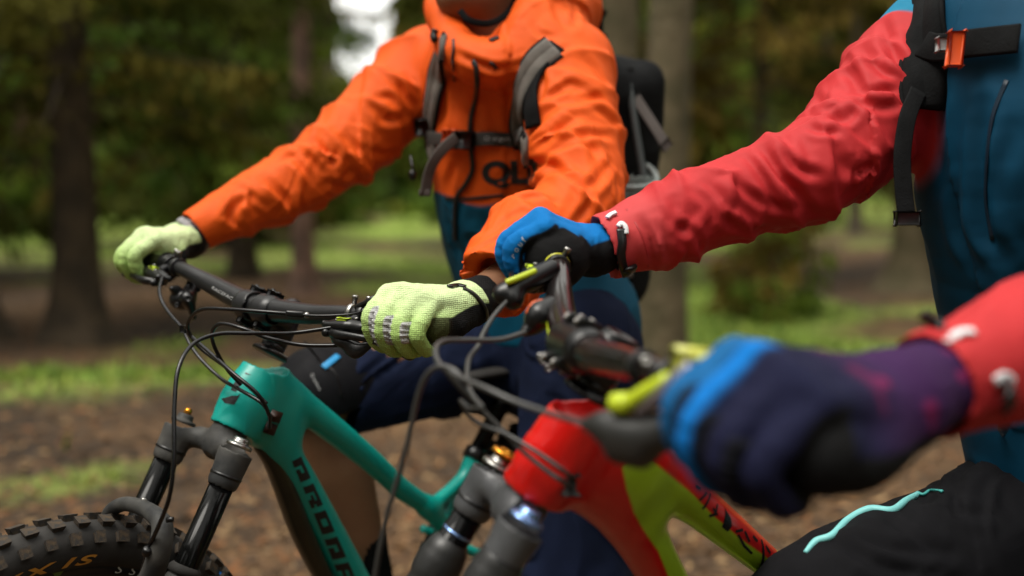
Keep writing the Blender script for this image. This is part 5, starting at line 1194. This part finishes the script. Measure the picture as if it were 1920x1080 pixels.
put_strap('cuff_strap_tab', jk2, bvj2, [(1770, 640), (1800, 628), (1825, 626)], .008, .003, MATS['white_tab'], d0=.95)
put_strap('cuff_strap_tab', jk2, bvj2, [(1862, 715), (1880, 706), (1895, 716)], .008, .003, MATS['white_tab'], d0=.95)
put_strap('cuff_strap', jk2, bvj2, [(1885, 715), (1888, 760), (1880, 810)], .013, .004, BLK, d0=.95)
PANT = mat('black_trousers', (.0045, .0045, .006), .8, 0, (400, .4, .001), noise_amt=.3, noise_scale=10, spec=.14)
F = Field(np.array([h2f, h2n, k2f, k2n, a2f]).min(0)-.16, np.array([h2f, h2n, k2f, k2n, hp2]).max(0)+.16, .0055)
F.chain([hp2-V(0, 0, .03), (h2f+h2n)/2], [.15, .15], k=.05, n=FW2, q=.8); F.chain([h2f, h2f*.5+k2f*.5, k2f, k2f*.4+a2f*.6], [.115, .100, .080, .07], k=.04); F.chain([h2n, k2n, k2n*.4+a2n*.6], [.115, .085, .07], k=.04)
v, f, q = F.mesh(2); N = normals(v, q); sA, tA, dA = arm_coords(v, [h2f, k2f]); v = v+N*((dA < .14)*crumple(sA, tA, .004, 9, 81, 2.))[:, None]; N = normals(v, q); bv = bvh_of(v, f)
v = fold_disp(v, N, bv, [([(1640, 960), (1720, 1010), (1800, 1040)], .006, .01), ([(1560, 1010), (1650, 1060), (1750, 1075)], .006, .009), ([(1700, 930), (1800, 960), (1860, 960)], .006, .01), ([(1600, 1000), (1680, 1030), (1780, 1040)], .005, .009)], 1.5)
tr = mk('trousers', v, f, PANT, person2); bvt = bvh_of(v, f)
put_tube('pocket_zip', tr, bvt, [(1510, 1036), (1530, 1015), (1560, 1004), (1590, 975), (1630, 955), (1672, 957), (1700, 938), (1722, 926)], [.003, .0048, .005, .0052, .0055, .0055, .005, .004], mat('turquoise_zip', (.20, .58, .58), .5), d0=1.5)
put_strap('zip_cord', tr, bvt, [(1720, 926), (1732, 930), (1745, 922), (1768, 924)], .004, .003, mat('turquoise_cord', (.05, .35, .33), .5), d0=1.5)
# gloves
BLUE_G = V(.0, .14, .42)
def paint_blue(L, g, sw, N):
    x, y, z = L.T; c = np.tile(BLUE_G, (len(L), 1))
    blk = np.maximum(band(-.043-x, .0015)*band(.040-np.hypot(y, z)), band(.014+.22*np.maximum(-y-.01, 0)-z, .0015)*band(.020-y))
    rad = np.hypot(y, z); blk = np.maximum(blk, band(.034-rad)*band(y)); blk = np.maximum(blk, band(.43-N[:, 1]-N[:, 2]*1.2, .1)*band(-.036-x, .002)*band(.046-rad, .002))
    c = lerp(c, BK, np.clip(blk, 0, 1)); return lerp(c, BK, sstep(.35, .6, g)*.8)
def paint_navy(L, g, sw, N):
    x, y, z = L.T; rad = np.hypot(y, z); NV = V(.005, .006, .028); PU = V(.035, .009, .055); c = lerp(np.tile(NV, (len(L), 1)), PU, sstep(.0, -.07, y))
    sp_ = sstep(.35, .6, noise(L*70, 9))*sstep(-.01, -.05, y); c = lerp(c, V(.16, .008, .06), sp_*.8)
    lb = band(-.024-x, .002); c = lerp(c, V(.006, .10, .27), lb*band(y+.005, .006)); mb_ = np.exp(-((x+.0145)/.0085)**4)*band(y-.012, .006); c = lerp(c, V(.0, .15, .50), mb_)
    blk = np.maximum(band(.006+.1*np.maximum(-y-.02, 0)-z, .002)*band(.016-y), band(.034-rad)*band(y)); c = lerp(c, BK, np.clip(blk, 0, 1)); return lerp(c, BK, sstep(.35, .6, g)*.85)
g3, gi3 = glove(person2, g2f, nrm(fe2-fc2), fw2, P(1108, 468, 1.49), w2f, .0012, paint_blue, matn=GLOVE2, wr=.029, cuffr=.030, gus=False, padr=.040, sc=1.04)
g4, gi4 = glove(person2, g2n, dn2, fw2, P(1680, 748, .905), w2n+(e2n-w2n)*.22, .0016, paint_navy, matn=GLOVE2, thick=1.06, wr=.037, cuffr=.035, sc=1.22)
bvg3 = bvh_of(gi3['v'], gi3['f'])
for i, (a, t_) in enumerate((((968, 468), 'o'), ((975, 458), 'u'), ((962, 480), 'r'), ((982, 450), 'f'))): surf_text(t_, a[0], a[1], 17, 17, bvg3, 1.45, mat('white_print', (.55, .56, .52), .5), g3, ang=-.8)
# straps of the second rider's pack
pack2 = empty('backpack', ch2-FW2*.25); tag(pack2, 'black backpack with an orange chest buckle worn over the blue jacket at the right edge', 'backpack')
bc = ch2*.6+wa2*.4-FW2*.27; F = Field(bc-.4, bc+.4, .009); F.box(bc, R2, FW2, V(0, 0, 1), .14, .085, .23, .05); v, f, q = F.mesh(2); mk('pack_body', v, f, PACKB, pack2)
_b = bvj1; bvj1 = bvj2; _p = pack1; pack1 = pack2
pad('shoulder_strap', [(1755, -30), (1745, 30), (1738, 90), (1732, 150), (1728, 205)], .058, .014, PACKB, d0=1.6)
bvj1 = _b; pack1 = _p
put_strap('sternum_strap', pack2, bvj2, [(1740, 92), (1780, 92), (1830, 88), (1880, 84), (1920, 80)], .036, .005, PACKB, d0=1.5, lift=.014)
v, f = rbox(P(1791, 92, 1.44), CR, -CF, CU+CR*.1, .0085, .005, .021, .003); mk('buckle_tab', v, f, mat('orange_buckle2', (.70, .08, .008), .4), pack2)
v, f = rbox(P(1768, 84, 1.46), CR, -CF, CU, .007, .006, .008, .002); mk('buckle_clip', v, f, mat('grey_clip', (.3, .3, .3), .4), pack2)
free_strap('hanging_strap', pack2, [P(1722, 170, 1.52), P(1702, 220, 1.50), P(1692, 290, 1.49), P(1694, 350, 1.485), P(1700, 402, 1.48)], -CF, .022, .003, PACKB)
v, f = rbox(P(1701, 410, 1.48), CR, -CF, CU, .015, .005, .0085, .002); mk('strap_end', v, f, BLK, pack2)

# ================================================================== FOREST
rs = np.random.RandomState(11)
# ground sheet
nx = 150; gx = np.sign(np.linspace(-1, 1, nx))*np.abs(np.linspace(-1, 1, nx))**2.2*130; gy = np.sign(np.linspace(-.55, 1, nx+60))*np.abs(np.linspace(-.55, 1, nx+60))**2.2*150
X_, Y_ = np.meshgrid(gx, gy, indexing='ij'); gp_ = np.stack([X_.ravel(), Y_.ravel(), np.zeros(X_.size)], 1)
def gh(p):
    p = np.atleast_2d(p); q = np.stack([p[:, 0], p[:, 1], np.zeros(len(p))], 1); r = np.hypot(p[:, 0], p[:, 1])
    return (.10*noise(q*.33, 2)+.03*noise(q*1.3, 3))*sstep(3.2, 7, r)+sstep(11, 58, r)*1.55
gp_[:, 2] = gh(gp_)
GRN_SUN = []   # (centre px, py, radius x m, radius y m, weight)
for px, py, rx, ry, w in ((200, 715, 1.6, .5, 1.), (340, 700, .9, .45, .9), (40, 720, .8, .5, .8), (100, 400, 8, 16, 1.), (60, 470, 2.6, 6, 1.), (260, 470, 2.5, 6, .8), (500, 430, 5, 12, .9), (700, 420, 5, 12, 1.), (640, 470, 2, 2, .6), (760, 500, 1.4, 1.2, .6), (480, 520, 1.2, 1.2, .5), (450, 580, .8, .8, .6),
                          (1330, 620, 1.0, 2.4, 1.3), (1450, 640, 1.4, 1.3, 1.3), (1560, 650, 1.2, 1., 1.1), (1330, 540, 1.5, 4, 1.2), (1650, 660, .9, .5, .7), (180, 900, .22, .2, .5), (100, 860, .2, .15, .4), (820, 470, 2, 3, .6), (330, 640, .7, .4, .5), (1600, 400, 7, 9, 1.4), (1480, 410, 5, 6, 1.2)):  # last two: grass of the far clearing, its sunlight put into the ground colour
    c_ = G(px, py); GRN_SUN.append((c_[0], c_[1], rx, ry, w))
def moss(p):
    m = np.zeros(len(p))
    for a, b, rx, ry, w in GRN_SUN: m = np.maximum(m, w*np.exp(-(((p[:, 0]-a)/rx)**2+((p[:, 1]-b)/ry)**2)))
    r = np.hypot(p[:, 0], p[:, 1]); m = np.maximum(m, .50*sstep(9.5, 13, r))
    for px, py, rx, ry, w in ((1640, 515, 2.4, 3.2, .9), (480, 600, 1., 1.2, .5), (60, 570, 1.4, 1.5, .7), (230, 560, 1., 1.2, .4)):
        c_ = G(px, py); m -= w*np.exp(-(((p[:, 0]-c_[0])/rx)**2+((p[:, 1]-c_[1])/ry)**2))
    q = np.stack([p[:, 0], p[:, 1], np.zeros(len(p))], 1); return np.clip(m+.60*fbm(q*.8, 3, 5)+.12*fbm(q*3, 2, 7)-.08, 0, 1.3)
I = np.arange(X_.size).reshape(X_.shape); gf = np.stack([I[:-1, :-1].ravel(), I[1:, :-1].ravel(), I[1:, 1:].ravel(), I[:-1, 1:].ravel()], 1)
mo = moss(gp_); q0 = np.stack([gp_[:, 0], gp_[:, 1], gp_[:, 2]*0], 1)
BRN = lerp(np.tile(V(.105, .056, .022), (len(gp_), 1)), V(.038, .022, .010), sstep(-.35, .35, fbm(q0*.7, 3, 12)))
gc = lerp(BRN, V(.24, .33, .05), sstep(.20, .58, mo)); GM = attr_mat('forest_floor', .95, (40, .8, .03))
n_ = GM.node_tree
for nd in n_.nodes:
    if nd.type == 'TEX_NOISE' and abs(nd.inputs['Scale'].default_value-25) < 1: nd.inputs['Scale'].default_value = 6.; nd.inputs['Detail'].default_value = 10
    if nd.type == 'MAP_RANGE': nd.inputs[1].default_value = .3; nd.inputs[2].default_value = .7; nd.inputs[3].default_value = .45; nd.inputs[4].default_value = 1.5
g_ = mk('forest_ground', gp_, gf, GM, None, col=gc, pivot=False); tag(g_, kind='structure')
# leaf litter and moss tufts lying on it
def scatter(n, rfun, sz, cols, lift, up=0., seed=1, keep=None):
    r_ = np.random.RandomState(seed); p = rfun(r_, n)
    if keep is not None: p = p[keep(p, r_)]
    n = len(p); z = gh(p); c3 = np.stack([p[:, 0], p[:, 1], z+lift], 1)
    a = r_.uniform(0, 2*math.pi, n); s = r_.uniform(*sz, n); e = np.stack([np.cos(a), np.sin(a), r_.normal(0, .3, n)], 1)*s[:, None]; e2 = np.stack([-np.sin(a), np.cos(a), r_.normal(0, .35, n)], 1)*(s*r_.uniform(.3, .7, n))[:, None]
    if up: e2 = e2*.35; e = np.stack([np.cos(a)*.4, np.sin(a)*.4, np.full(n, up)], 1)*s[:, None]
    v = np.stack([c3-e*(0 if up else 1)-e2, c3-e*(0 if up else 1)*.2+e2, c3+e], 1)
    v[:, :, 2] = np.maximum(v[:, :, 2], z[:, None]+.001); col = np.array(cols)[r_.randint(0, len(cols), n)]*r_.uniform(.6, 1.3, n)[:, None]
    return v.reshape(-1, 3), np.arange(3*n).reshape(-1, 3), np.repeat(col, 3, 0)
def wedge(r0, r1):
    def f(r_, n):
        r = r0*(r1/r0)**r_.uniform(0, 1, n); a = r_.uniform(-.5, .5, n); return np.stack([r*np.sin(a), r*np.cos(a)], 1)
    return f
LEAF = attr_mat('leaf_litter', .85)
v, f, c = scatter(26000, wedge(3., 22), (.012, .038), [V(.13, .066, .024), (.085, .044, .017), (.18, .09, .032), (.07, .036, .014), (.17, .068, .020), (.05, .026, .010), (.22, .135, .06)], .006, seed=4)
tag(mk('leaf_litter', v, f, LEAF, None, smooth=False, col=c, pivot=False), kind='stuff')
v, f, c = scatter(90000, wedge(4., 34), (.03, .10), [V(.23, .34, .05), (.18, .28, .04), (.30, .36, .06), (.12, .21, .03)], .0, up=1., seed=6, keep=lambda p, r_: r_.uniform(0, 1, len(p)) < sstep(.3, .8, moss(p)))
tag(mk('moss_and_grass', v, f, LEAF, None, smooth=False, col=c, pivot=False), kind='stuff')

def leafmat(name):
    m = bpy.data.materials.new(name); m.use_nodes = True; t = m.node_tree; b = t.nodes['Principled BSDF']; a = t.nodes.new('ShaderNodeAttribute'); a.attribute_name = 'col'
    t.links.new(a.outputs['Color'], b.inputs['Base Color']); b.inputs['Roughness'].default_value = .85; b.inputs['Specular IOR Level'].default_value = .12; tr = t.nodes.new('ShaderNodeBsdfTranslucent'); t.links.new(a.outputs['Color'], tr.inputs[0])
    mx = t.nodes.new('ShaderNodeMixShader'); mx.inputs[0].default_value = .45; t.links.new(b.outputs[0], mx.inputs[1]); t.links.new(tr.outputs[0], mx.inputs[2]); t.links.new(mx.outputs[0], t.nodes['Material Output'].inputs[0]); return m
NEED = leafmat('spruce_needles')
def barkmat(name, c1, c2):
    m = mat(name, c1, .9, 0, (14, 1., .02), col2=c2, noise_scale=5); return m
BARK = barkmat('spruce_bark', (.12, .09, .06), (.055, .04, .026)); BARKM = barkmat('mossy_bark', (.115, .088, .045), (.06, .05, .021)); BARKP = barkmat('pink_bark', (.25, .14, .10), (.11, .07, .05)); BARKD = barkmat('dark_bark', (.06, .040, .020), (.03, .021, .011))
def trunk_mesh(r, H, flare=1.6, seed=0, lean=(0, 0)):
    n = 26; seg = 20; z = np.concatenate([[-.25, 0, .08, .18, .35, .6], np.linspace(1, H, n-6)]); v = []
    for i, zz in enumerate(z):
        rr = r*(1-.85*max(zz, 0)/H)*(1+(flare-1)*math.exp(-max(zz, 0)/.22)); a = np.linspace(0, 2*math.pi, seg, endpoint=False)
        q = np.stack([np.cos(a), np.sin(a), np.full(seg, zz*.5)], 1); lob = 1+.06*noise(q*2.2+seed*7, seed)+.12*np.maximum(0, np.sin(a*5+seed))*math.exp(-max(zz, 0)/.2)
        v.append(np.stack([np.cos(a)*rr*lob+lean[0]*zz+.03*math.sin(zz*.7+seed), np.sin(a)*rr*lob+lean[1]*zz, np.full(seg, zz)], 1))
    f = [(i*seg+j, i*seg+(j+1) % seg, (i+1)*seg+(j+1) % seg, (i+1)*seg+j) for i in range(len(z)-1) for j in range(seg)]; return np.vstack(v), f
def crown_mesh(r0, z0, z1, nb, per, leaf, cols, droop=.5, seed=0, top=.25, hang=.35, dead=0., deadcol=(.06, .04, .02), azim=None, sparse=1.):
    """branches in whorls, each with side sprays and hanging twigs made of needle-clump triangles"""
    r_ = np.random.RandomState(seed); V_ = []; C_ = []; B_ = []
    for i in range(nb):
        t = (i+r_.rand())/nb; z = z0+(z1-z0)*t; L = r0*(1-(1-top)*t)*r_.uniform(.65, 1.12); a = i*2.39996+r_.normal(0, .25)
        if azim is not None and r_.rand() < azim[2] and abs((a-azim[0]+math.pi) % (2*math.pi)-math.pi) > azim[1]: continue
        dr = droop*r_.uniform(.6, 1.3)*(1-.6*t); u = np.linspace(0, 1, 6); e = V(math.cos(a), math.sin(a), 0)
        path = e[None]*(u*L)[:, None]+V(0, 0, 1)[None]*(z+L*(.12*u-dr*u**1.6+.12*u**4))[:, None]; B_.append((path, .010+.012*(1-t)*r0/2.5))
        isd = r_.rand() < dead; n = max(6, int(per*L/r0*(.25 if isd else 1)*sparse)); uu = r_.uniform(.12, 1, n)**.75; c = np.stack([np.interp(uu, u, path[:, k]) for k in range(3)], 1)
        side = np.cross(e, V(0, 0, 1)); w = r_.normal(0, 1, n)*(.22*L*(1-uu)+.07)+0; c += side[None]*w[:, None]; dd = r_.exponential(hang*.35, n)*(1-.35*uu); c[:, 2] -= dd
        dirv = e[None]*r_.uniform(.1, .8, n)[:, None]+side[None]*(np.sign(w)*r_.uniform(.2, .9, n))[:, None]+V(0, 0, -1)[None]*r_.uniform(.2, 1.4, n)[:, None]; dirv /= np.linalg.norm(dirv, axis=1)[:, None]
        ln = leaf*r_.uniform(.6, 1.5, n); wd = np.cross(dirv, r_.normal(0, 1, (n, 3))); wd /= np.linalg.norm(wd, axis=1)[:, None]; wd *= (ln*r_.uniform(.12, .28, n)*(.4 if isd else 1))[:, None]
        V_.append(np.stack([c-wd, c+wd, c+dirv*ln[:, None]], 1).reshape(-1, 3)); base = np.array(deadcol) if isd else np.array(cols[r_.randint(len(cols))]); cc = base[None]*r_.uniform(.55, 1.45, n)[:, None]; C_.append(np.repeat(cc, 3, 0))
    v = np.vstack(V_); return v, np.arange(len(v)).reshape(-1, 3), np.vstack(C_), B_
def tree(px, py, wpx, H=14, crown=None, bark=None, label='', group=None, seed=0, flare=1.6, name='spruce_tree', rot=0., d=None):
    b = G(px, py) if d is None else V((px-960)/FPX*d, d, 0); b[2] = gh(b[None])[0]-.02; dist = b[1]; r = wpx*dist/FPX/2 if wpx else .16
    root = empty(name, b); tag(root, label, 'tree', group); vt, ft = trunk_mesh(r, H, flare, seed)
    t_ = mk('trunk', vt+b, ft, bark or BARK, root)
    if crown:
        v, f, c, B_ = crown_mesh(seed=seed+100, **crown); R_ = rotm(V(0, 0, 1), rot)
        mk('crown', v@R_.T+b, f, NEED, root, smooth=False, col=c)
        mb = MB()
        for path, rr in B_: vv, ff = tube(path@R_.T+b, np.linspace(rr, .003, len(path)), 5, False); mb.add(vv, ff)
        tag(mb.obj('branches', bark or BARK, root), kind='stuff')
    return root
DK = [(.070, .080, .012), (.095, .088, .013), (.058, .070, .012), (.12, .098, .016)]; MG = [(.10, .17, .028), (.075, .13, .024), (.12, .18, .03)]; LG = [(.17, .24, .03), (.22, .25, .04), (.13, .20, .03)]; BR = [(.20, .14, .030), (.15, .105, .022), (.25, .17, .04)]
tree(140, 632, 88, 16, dict(r0=2.6, z0=1.9, z1=13, nb=130, per=520, leaf=.105, cols=DK, droop=.55, hang=.5, dead=.3, top=.3), BARKD, 'big dark spruce on the left with drooping branches over the green glove', seed=1, flare=1.9)
tree(-75, 625, 110, 14, dict(r0=2.2, z0=2.0, z1=12, nb=80, per=330, leaf=.11, cols=DK, droop=.4, hang=.4, dead=.3), BARKD, 'dark tree cut by the left edge, only the foot of its trunk showing', seed=2, flare=2.0)
tree(455, 0, 0, 15, dict(r0=2.1, z0=1.9, z1=13, nb=110, per=520, leaf=.105, cols=MG+LG, droop=.55, hang=.5, top=.35), BARKD, 'green-needled spruce behind the gap between the dark spruce and the orange sleeve', seed=3, d=14.5)
tree(575, 562, 42, 14, dict(r0=.75, z0=1.65, z1=6, nb=34, per=70, leaf=.12, cols=LG, droop=.25, hang=.2, dead=.2), BARKP, 'slim pinkish trunk just left of the orange sleeve, standing in the green', seed=4, name='pine_tree')
tree(1247, 690, 94, 15, None, BARKM, 'tall mossy trunk right behind the blue glove and red cuff', seed=5, flare=1.25)
tree(1150, 640, 80, 15, dict(r0=1.6, z0=4.2, z1=12, nb=40, per=160, leaf=.15, cols=DK, droop=.5), BARKM, 'trunk hidden behind the backpack of the orange rider', seed=6)
tree(1708, 548, 80, 14, dict(r0=2.2, z0=3.4, z1=12, nb=60, per=330, leaf=.11, cols=BR+DK, droop=.5), BARKM, 'thick trunk with a flared root between the red sleeve and the blue jacket', seed=7, flare=2.1)
tree(1748, 540, 42, 12, None, BARKD, 'thinner dark trunk close against the blue jacket', seed=8)
tree(1425, 0, 26, 13, dict(r0=2.0, z0=2.1, z1=12, nb=120, per=520, leaf=.105, cols=BR+DK, droop=.6, hang=.6, dead=.45, deadcol=(.05, .035, .015), top=.4), BARKD, 'brownish spruce of dead hanging twigs over the red sleeve', seed=9, d=14.5)
tree(1445, 590, 12, 2.1, dict(r0=.75, z0=.25, z1=1.9, nb=44, per=150, leaf=.10, cols=LG+BR, droop=.55, hang=.35, dead=.3, top=.4), BARKD, 'small drooping young spruce under the red sleeve', seed=10, name='young_spruce')
tree(622, 445, 32, 16, dict(r0=1.5, z0=5, z1=14, nb=30, per=90, leaf=.25, cols=DK, droop=.4), BARK, 'far grey-brown trunk right of the slim pinkish one', seed=12)
tree(8, 447, 38, 15, dict(r0=2, z0=4.5, z1=14, nb=40, per=120, leaf=.25, cols=MG, droop=.4), BARK, 'far trunk at the left edge above the bright moss', seed=13)
tree(1600, 468, 24, 14, dict(r0=2, z0=3.2, z1=13, nb=40, per=120, leaf=.25, cols=BR+DK, droop=.4), BARK, 'thin far trunk before the bright clearing under the red sleeve', seed=14)
tree(1545, 458, 20, 14, dict(r0=2, z0=3.2, z1=13, nb=40, per=120, leaf=.25, cols=BR, droop=.4), BARK, 'thinnest far trunk left of the bright clearing', seed=15)
tree(1850, 0, 0, 14, dict(r0=2.4, z0=2.2, z1=13, nb=90, per=330, leaf=.12, cols=BR+DK, droop=.5), BARK, 'spruce behind the rider in the blue jacket', seed=16, d=13)
# a wide forest of shared spruces around, each its own tree
protos = []
for k, (cols, z0) in enumerate(((DK+MG[:1], 1.2), (DK+BR[:1], 1.7), (MG+DK, 1.0), (BR+DK, 2.2))):
    H = (13, 15, 12, 14)[k]; vt, ft = trunk_mesh(.17, H, 1.5, 20+k); v, f, c, B_ = crown_mesh(2.3, z0, H-.5, 90, 130, .30, cols, .5, 40+k, top=.16, hang=.5, dead=.15)
    a = mk('trunk', vt, ft, BARK, None, pivot=False); b = mk('crown', v, f, NEED, None, smooth=False, col=c, pivot=False); protos.append((a.data, b.data)); bpy.data.objects.remove(a); bpy.data.objects.remove(b)
placed = [(G(140, 632)[:2], 2), (G(575, 562)[:2], 1.5), (G(1247, 690)[:2], 1.5), (G(1708, 548)[:2], 2), (G(1425, 592)[:2], 2), (V(-3.3, 14.5), 2), (V(5.2, 13), 2)]
cnt = 0; tries = 0
GAPX = 676
while cnt < 150 and tries < 9000:
    tries += 1; a = rs.uniform(-math.pi, math.pi); front = abs(a) < .5
    if rs.rand() < .75: a = rs.uniform(-.55, .55); front = True
    r = (rs.uniform(15, 62) if rs.rand() < .14 else rs.uniform(32, 64)) if front else rs.uniform(9, 26)
    x, y = r*math.sin(a), r*math.cos(a)
    if y > 0:
        px = 960+FPX*x/y; rc = 2.3*FPX/y
        if front and abs(px-GAPX) < rc*.92+8: continue
        if front and r < 34 and (1280 < px < 1760): continue     # the open patch under the red sleeve
        if front and r < 24 and (0 < px < 120 or 540 < px < 860): continue
    if any(math.hypot(x-q[0], y-q[1]) < rr+(1.2 if front else 1.0) for q, rr in placed): continue
    placed.append((V(x, y), 1.4)); k = rs.randint(4); root = empty('spruce_tree', (x, y, gh(np.array([[x, y]]))[0])); cnt += 1
    tag(root, 'unseen spruce added behind the camera to hold back frontal light', 'tree', 'spruces of the forest behind')
    s = rs.uniform(.85, 1.25); root.rotation_euler = (0, 0, rs.uniform(0, 6.28)); root.scale = (s, s, s*rs.uniform(.9, 1.2))
    for nm, me in zip(('trunk', 'crown'), protos[k]):
        o = bpy.data.objects.new(nm, me); COL.objects.link(o); o.parent = root
for i in range(34):      # unseen spruces added behind and beside the camera to cut frontal fill light
    a = math.pi+rs.uniform(-1.9, 1.9); r = rs.uniform(8.5, 17); x, y = r*math.sin(a), r*math.cos(a)
    if any(math.hypot(x-q[0], y-q[1]) < rr+.8 for q, rr in placed): continue
    placed.append((V(x, y), 1.4)); k = i % 4; root = empty('spruce_tree', (x, y, gh(np.array([[x, y]]))[0])); tag(root, 'unseen spruce added behind the camera to hold back frontal light', 'tree', 'spruces of the forest behind'); root.rotation_euler = (0, 0, i*1.7)
    for nm, me in zip(('trunk', 'crown'), protos[k]):
        o = bpy.data.objects.new(nm, me); COL.objects.link(o); o.parent = root
# undergrowth: light young spruces between the trunks
for k, (px, d, H) in enumerate(((430, 21, 4.6), (505, 26, 5.5), (350, 30, 5), (250, 27, 4.), (40, 24, 3.6), (1330, 24, 4.6), (1400, 30, 6), (1490, 27, 5), (1190, 22, 5), (1120, 26, 6), (820, 30, 5), (880, 27, 4.5))):
    if abs(px-GAPX) > 1.5*FPX/d+10: tree(px, 0, 12, H, dict(r0=1.5, z0=.2, z1=H, nb=60, per=110, leaf=.20, cols=LG+MG, droop=.3, top=.12), BARK, 'light green young spruce filling the space between the trunks', 'young spruces between the trunks', seed=160+k, name='young_spruce', d=d)
# young spruces low in front of the sky gap
for k, (px, d, H) in enumerate(((640, 34, 4.2), (690, 40, 4.0), (735, 30, 3.4), (600, 27, 3.0), (790, 38, 4.6), (540, 33, 5))):
    tree(px, 0, 10, H, dict(r0=1.4, z0=.2, z1=H, nb=40, per=90, leaf=.25, cols=LG+MG, droop=.25, top=.1), BARK, None, seed=60+k, name='young_spruce', d=d)
for o in bpy.data.objects:
    if o.name.startswith('young_spruce') and 'label' not in o.keys(): tag(o, 'pale young spruce standing far back below the bright gap of sky', 'tree', 'young spruces below the sky gap')
# the wood beyond, one mass
VV = []; CC = []; TV = MB()
for i in range(520):
    a = rs.uniform(-math.pi, math.pi) if i % 3 == 0 else rs.uniform(-.5, .5); r = rs.uniform(66, 100); x, y = r*math.sin(a), r*math.cos(a)
    px = 960+FPX*x/y if y > 0 else 9e9; H = rs.uniform(13, 20); n = 150
    if abs(px-GAPX) < 92: continue
    t = rs.uniform(0, 1, n)**.8; z = .6+t*H; rr = 3.2*(1-t*.85)*np.sqrt(rs.uniform(0, 1, n)); th = rs.uniform(0, 6.28, n); c = np.stack([x+rr*np.cos(th), y+rr*np.sin(th), z], 1)
    d_ = np.stack([np.cos(th)*.6, np.sin(th)*.6, rs.uniform(-1.2, -.2, n)], 1)*rs.uniform(.8, 2., n)[:, None]; w_ = rs.normal(0, .38, (n, 3))
    VV.append(np.stack([c-w_, c+w_, c+d_], 1).reshape(-1, 3)); base = np.array((DK+MG+BR)[rs.randint(10)]); CC.append(np.repeat(base[None]*rs.uniform(.6, 1.4, n)[:, None], 3, 0))
    vv, ff = tube([V(x, y, 0), V(x, y, H*.8)], [.25, .08], 6, False); TV.add(vv, ff)
v = np.vstack(VV); tag(mk('far_wood', v, np.arange(len(v)).reshape(-1, 3), NEED, None, smooth=False, col=np.vstack(CC), pivot=False), kind='stuff')
tag(TV.obj('far_trunks', BARK, None), kind='stuff')
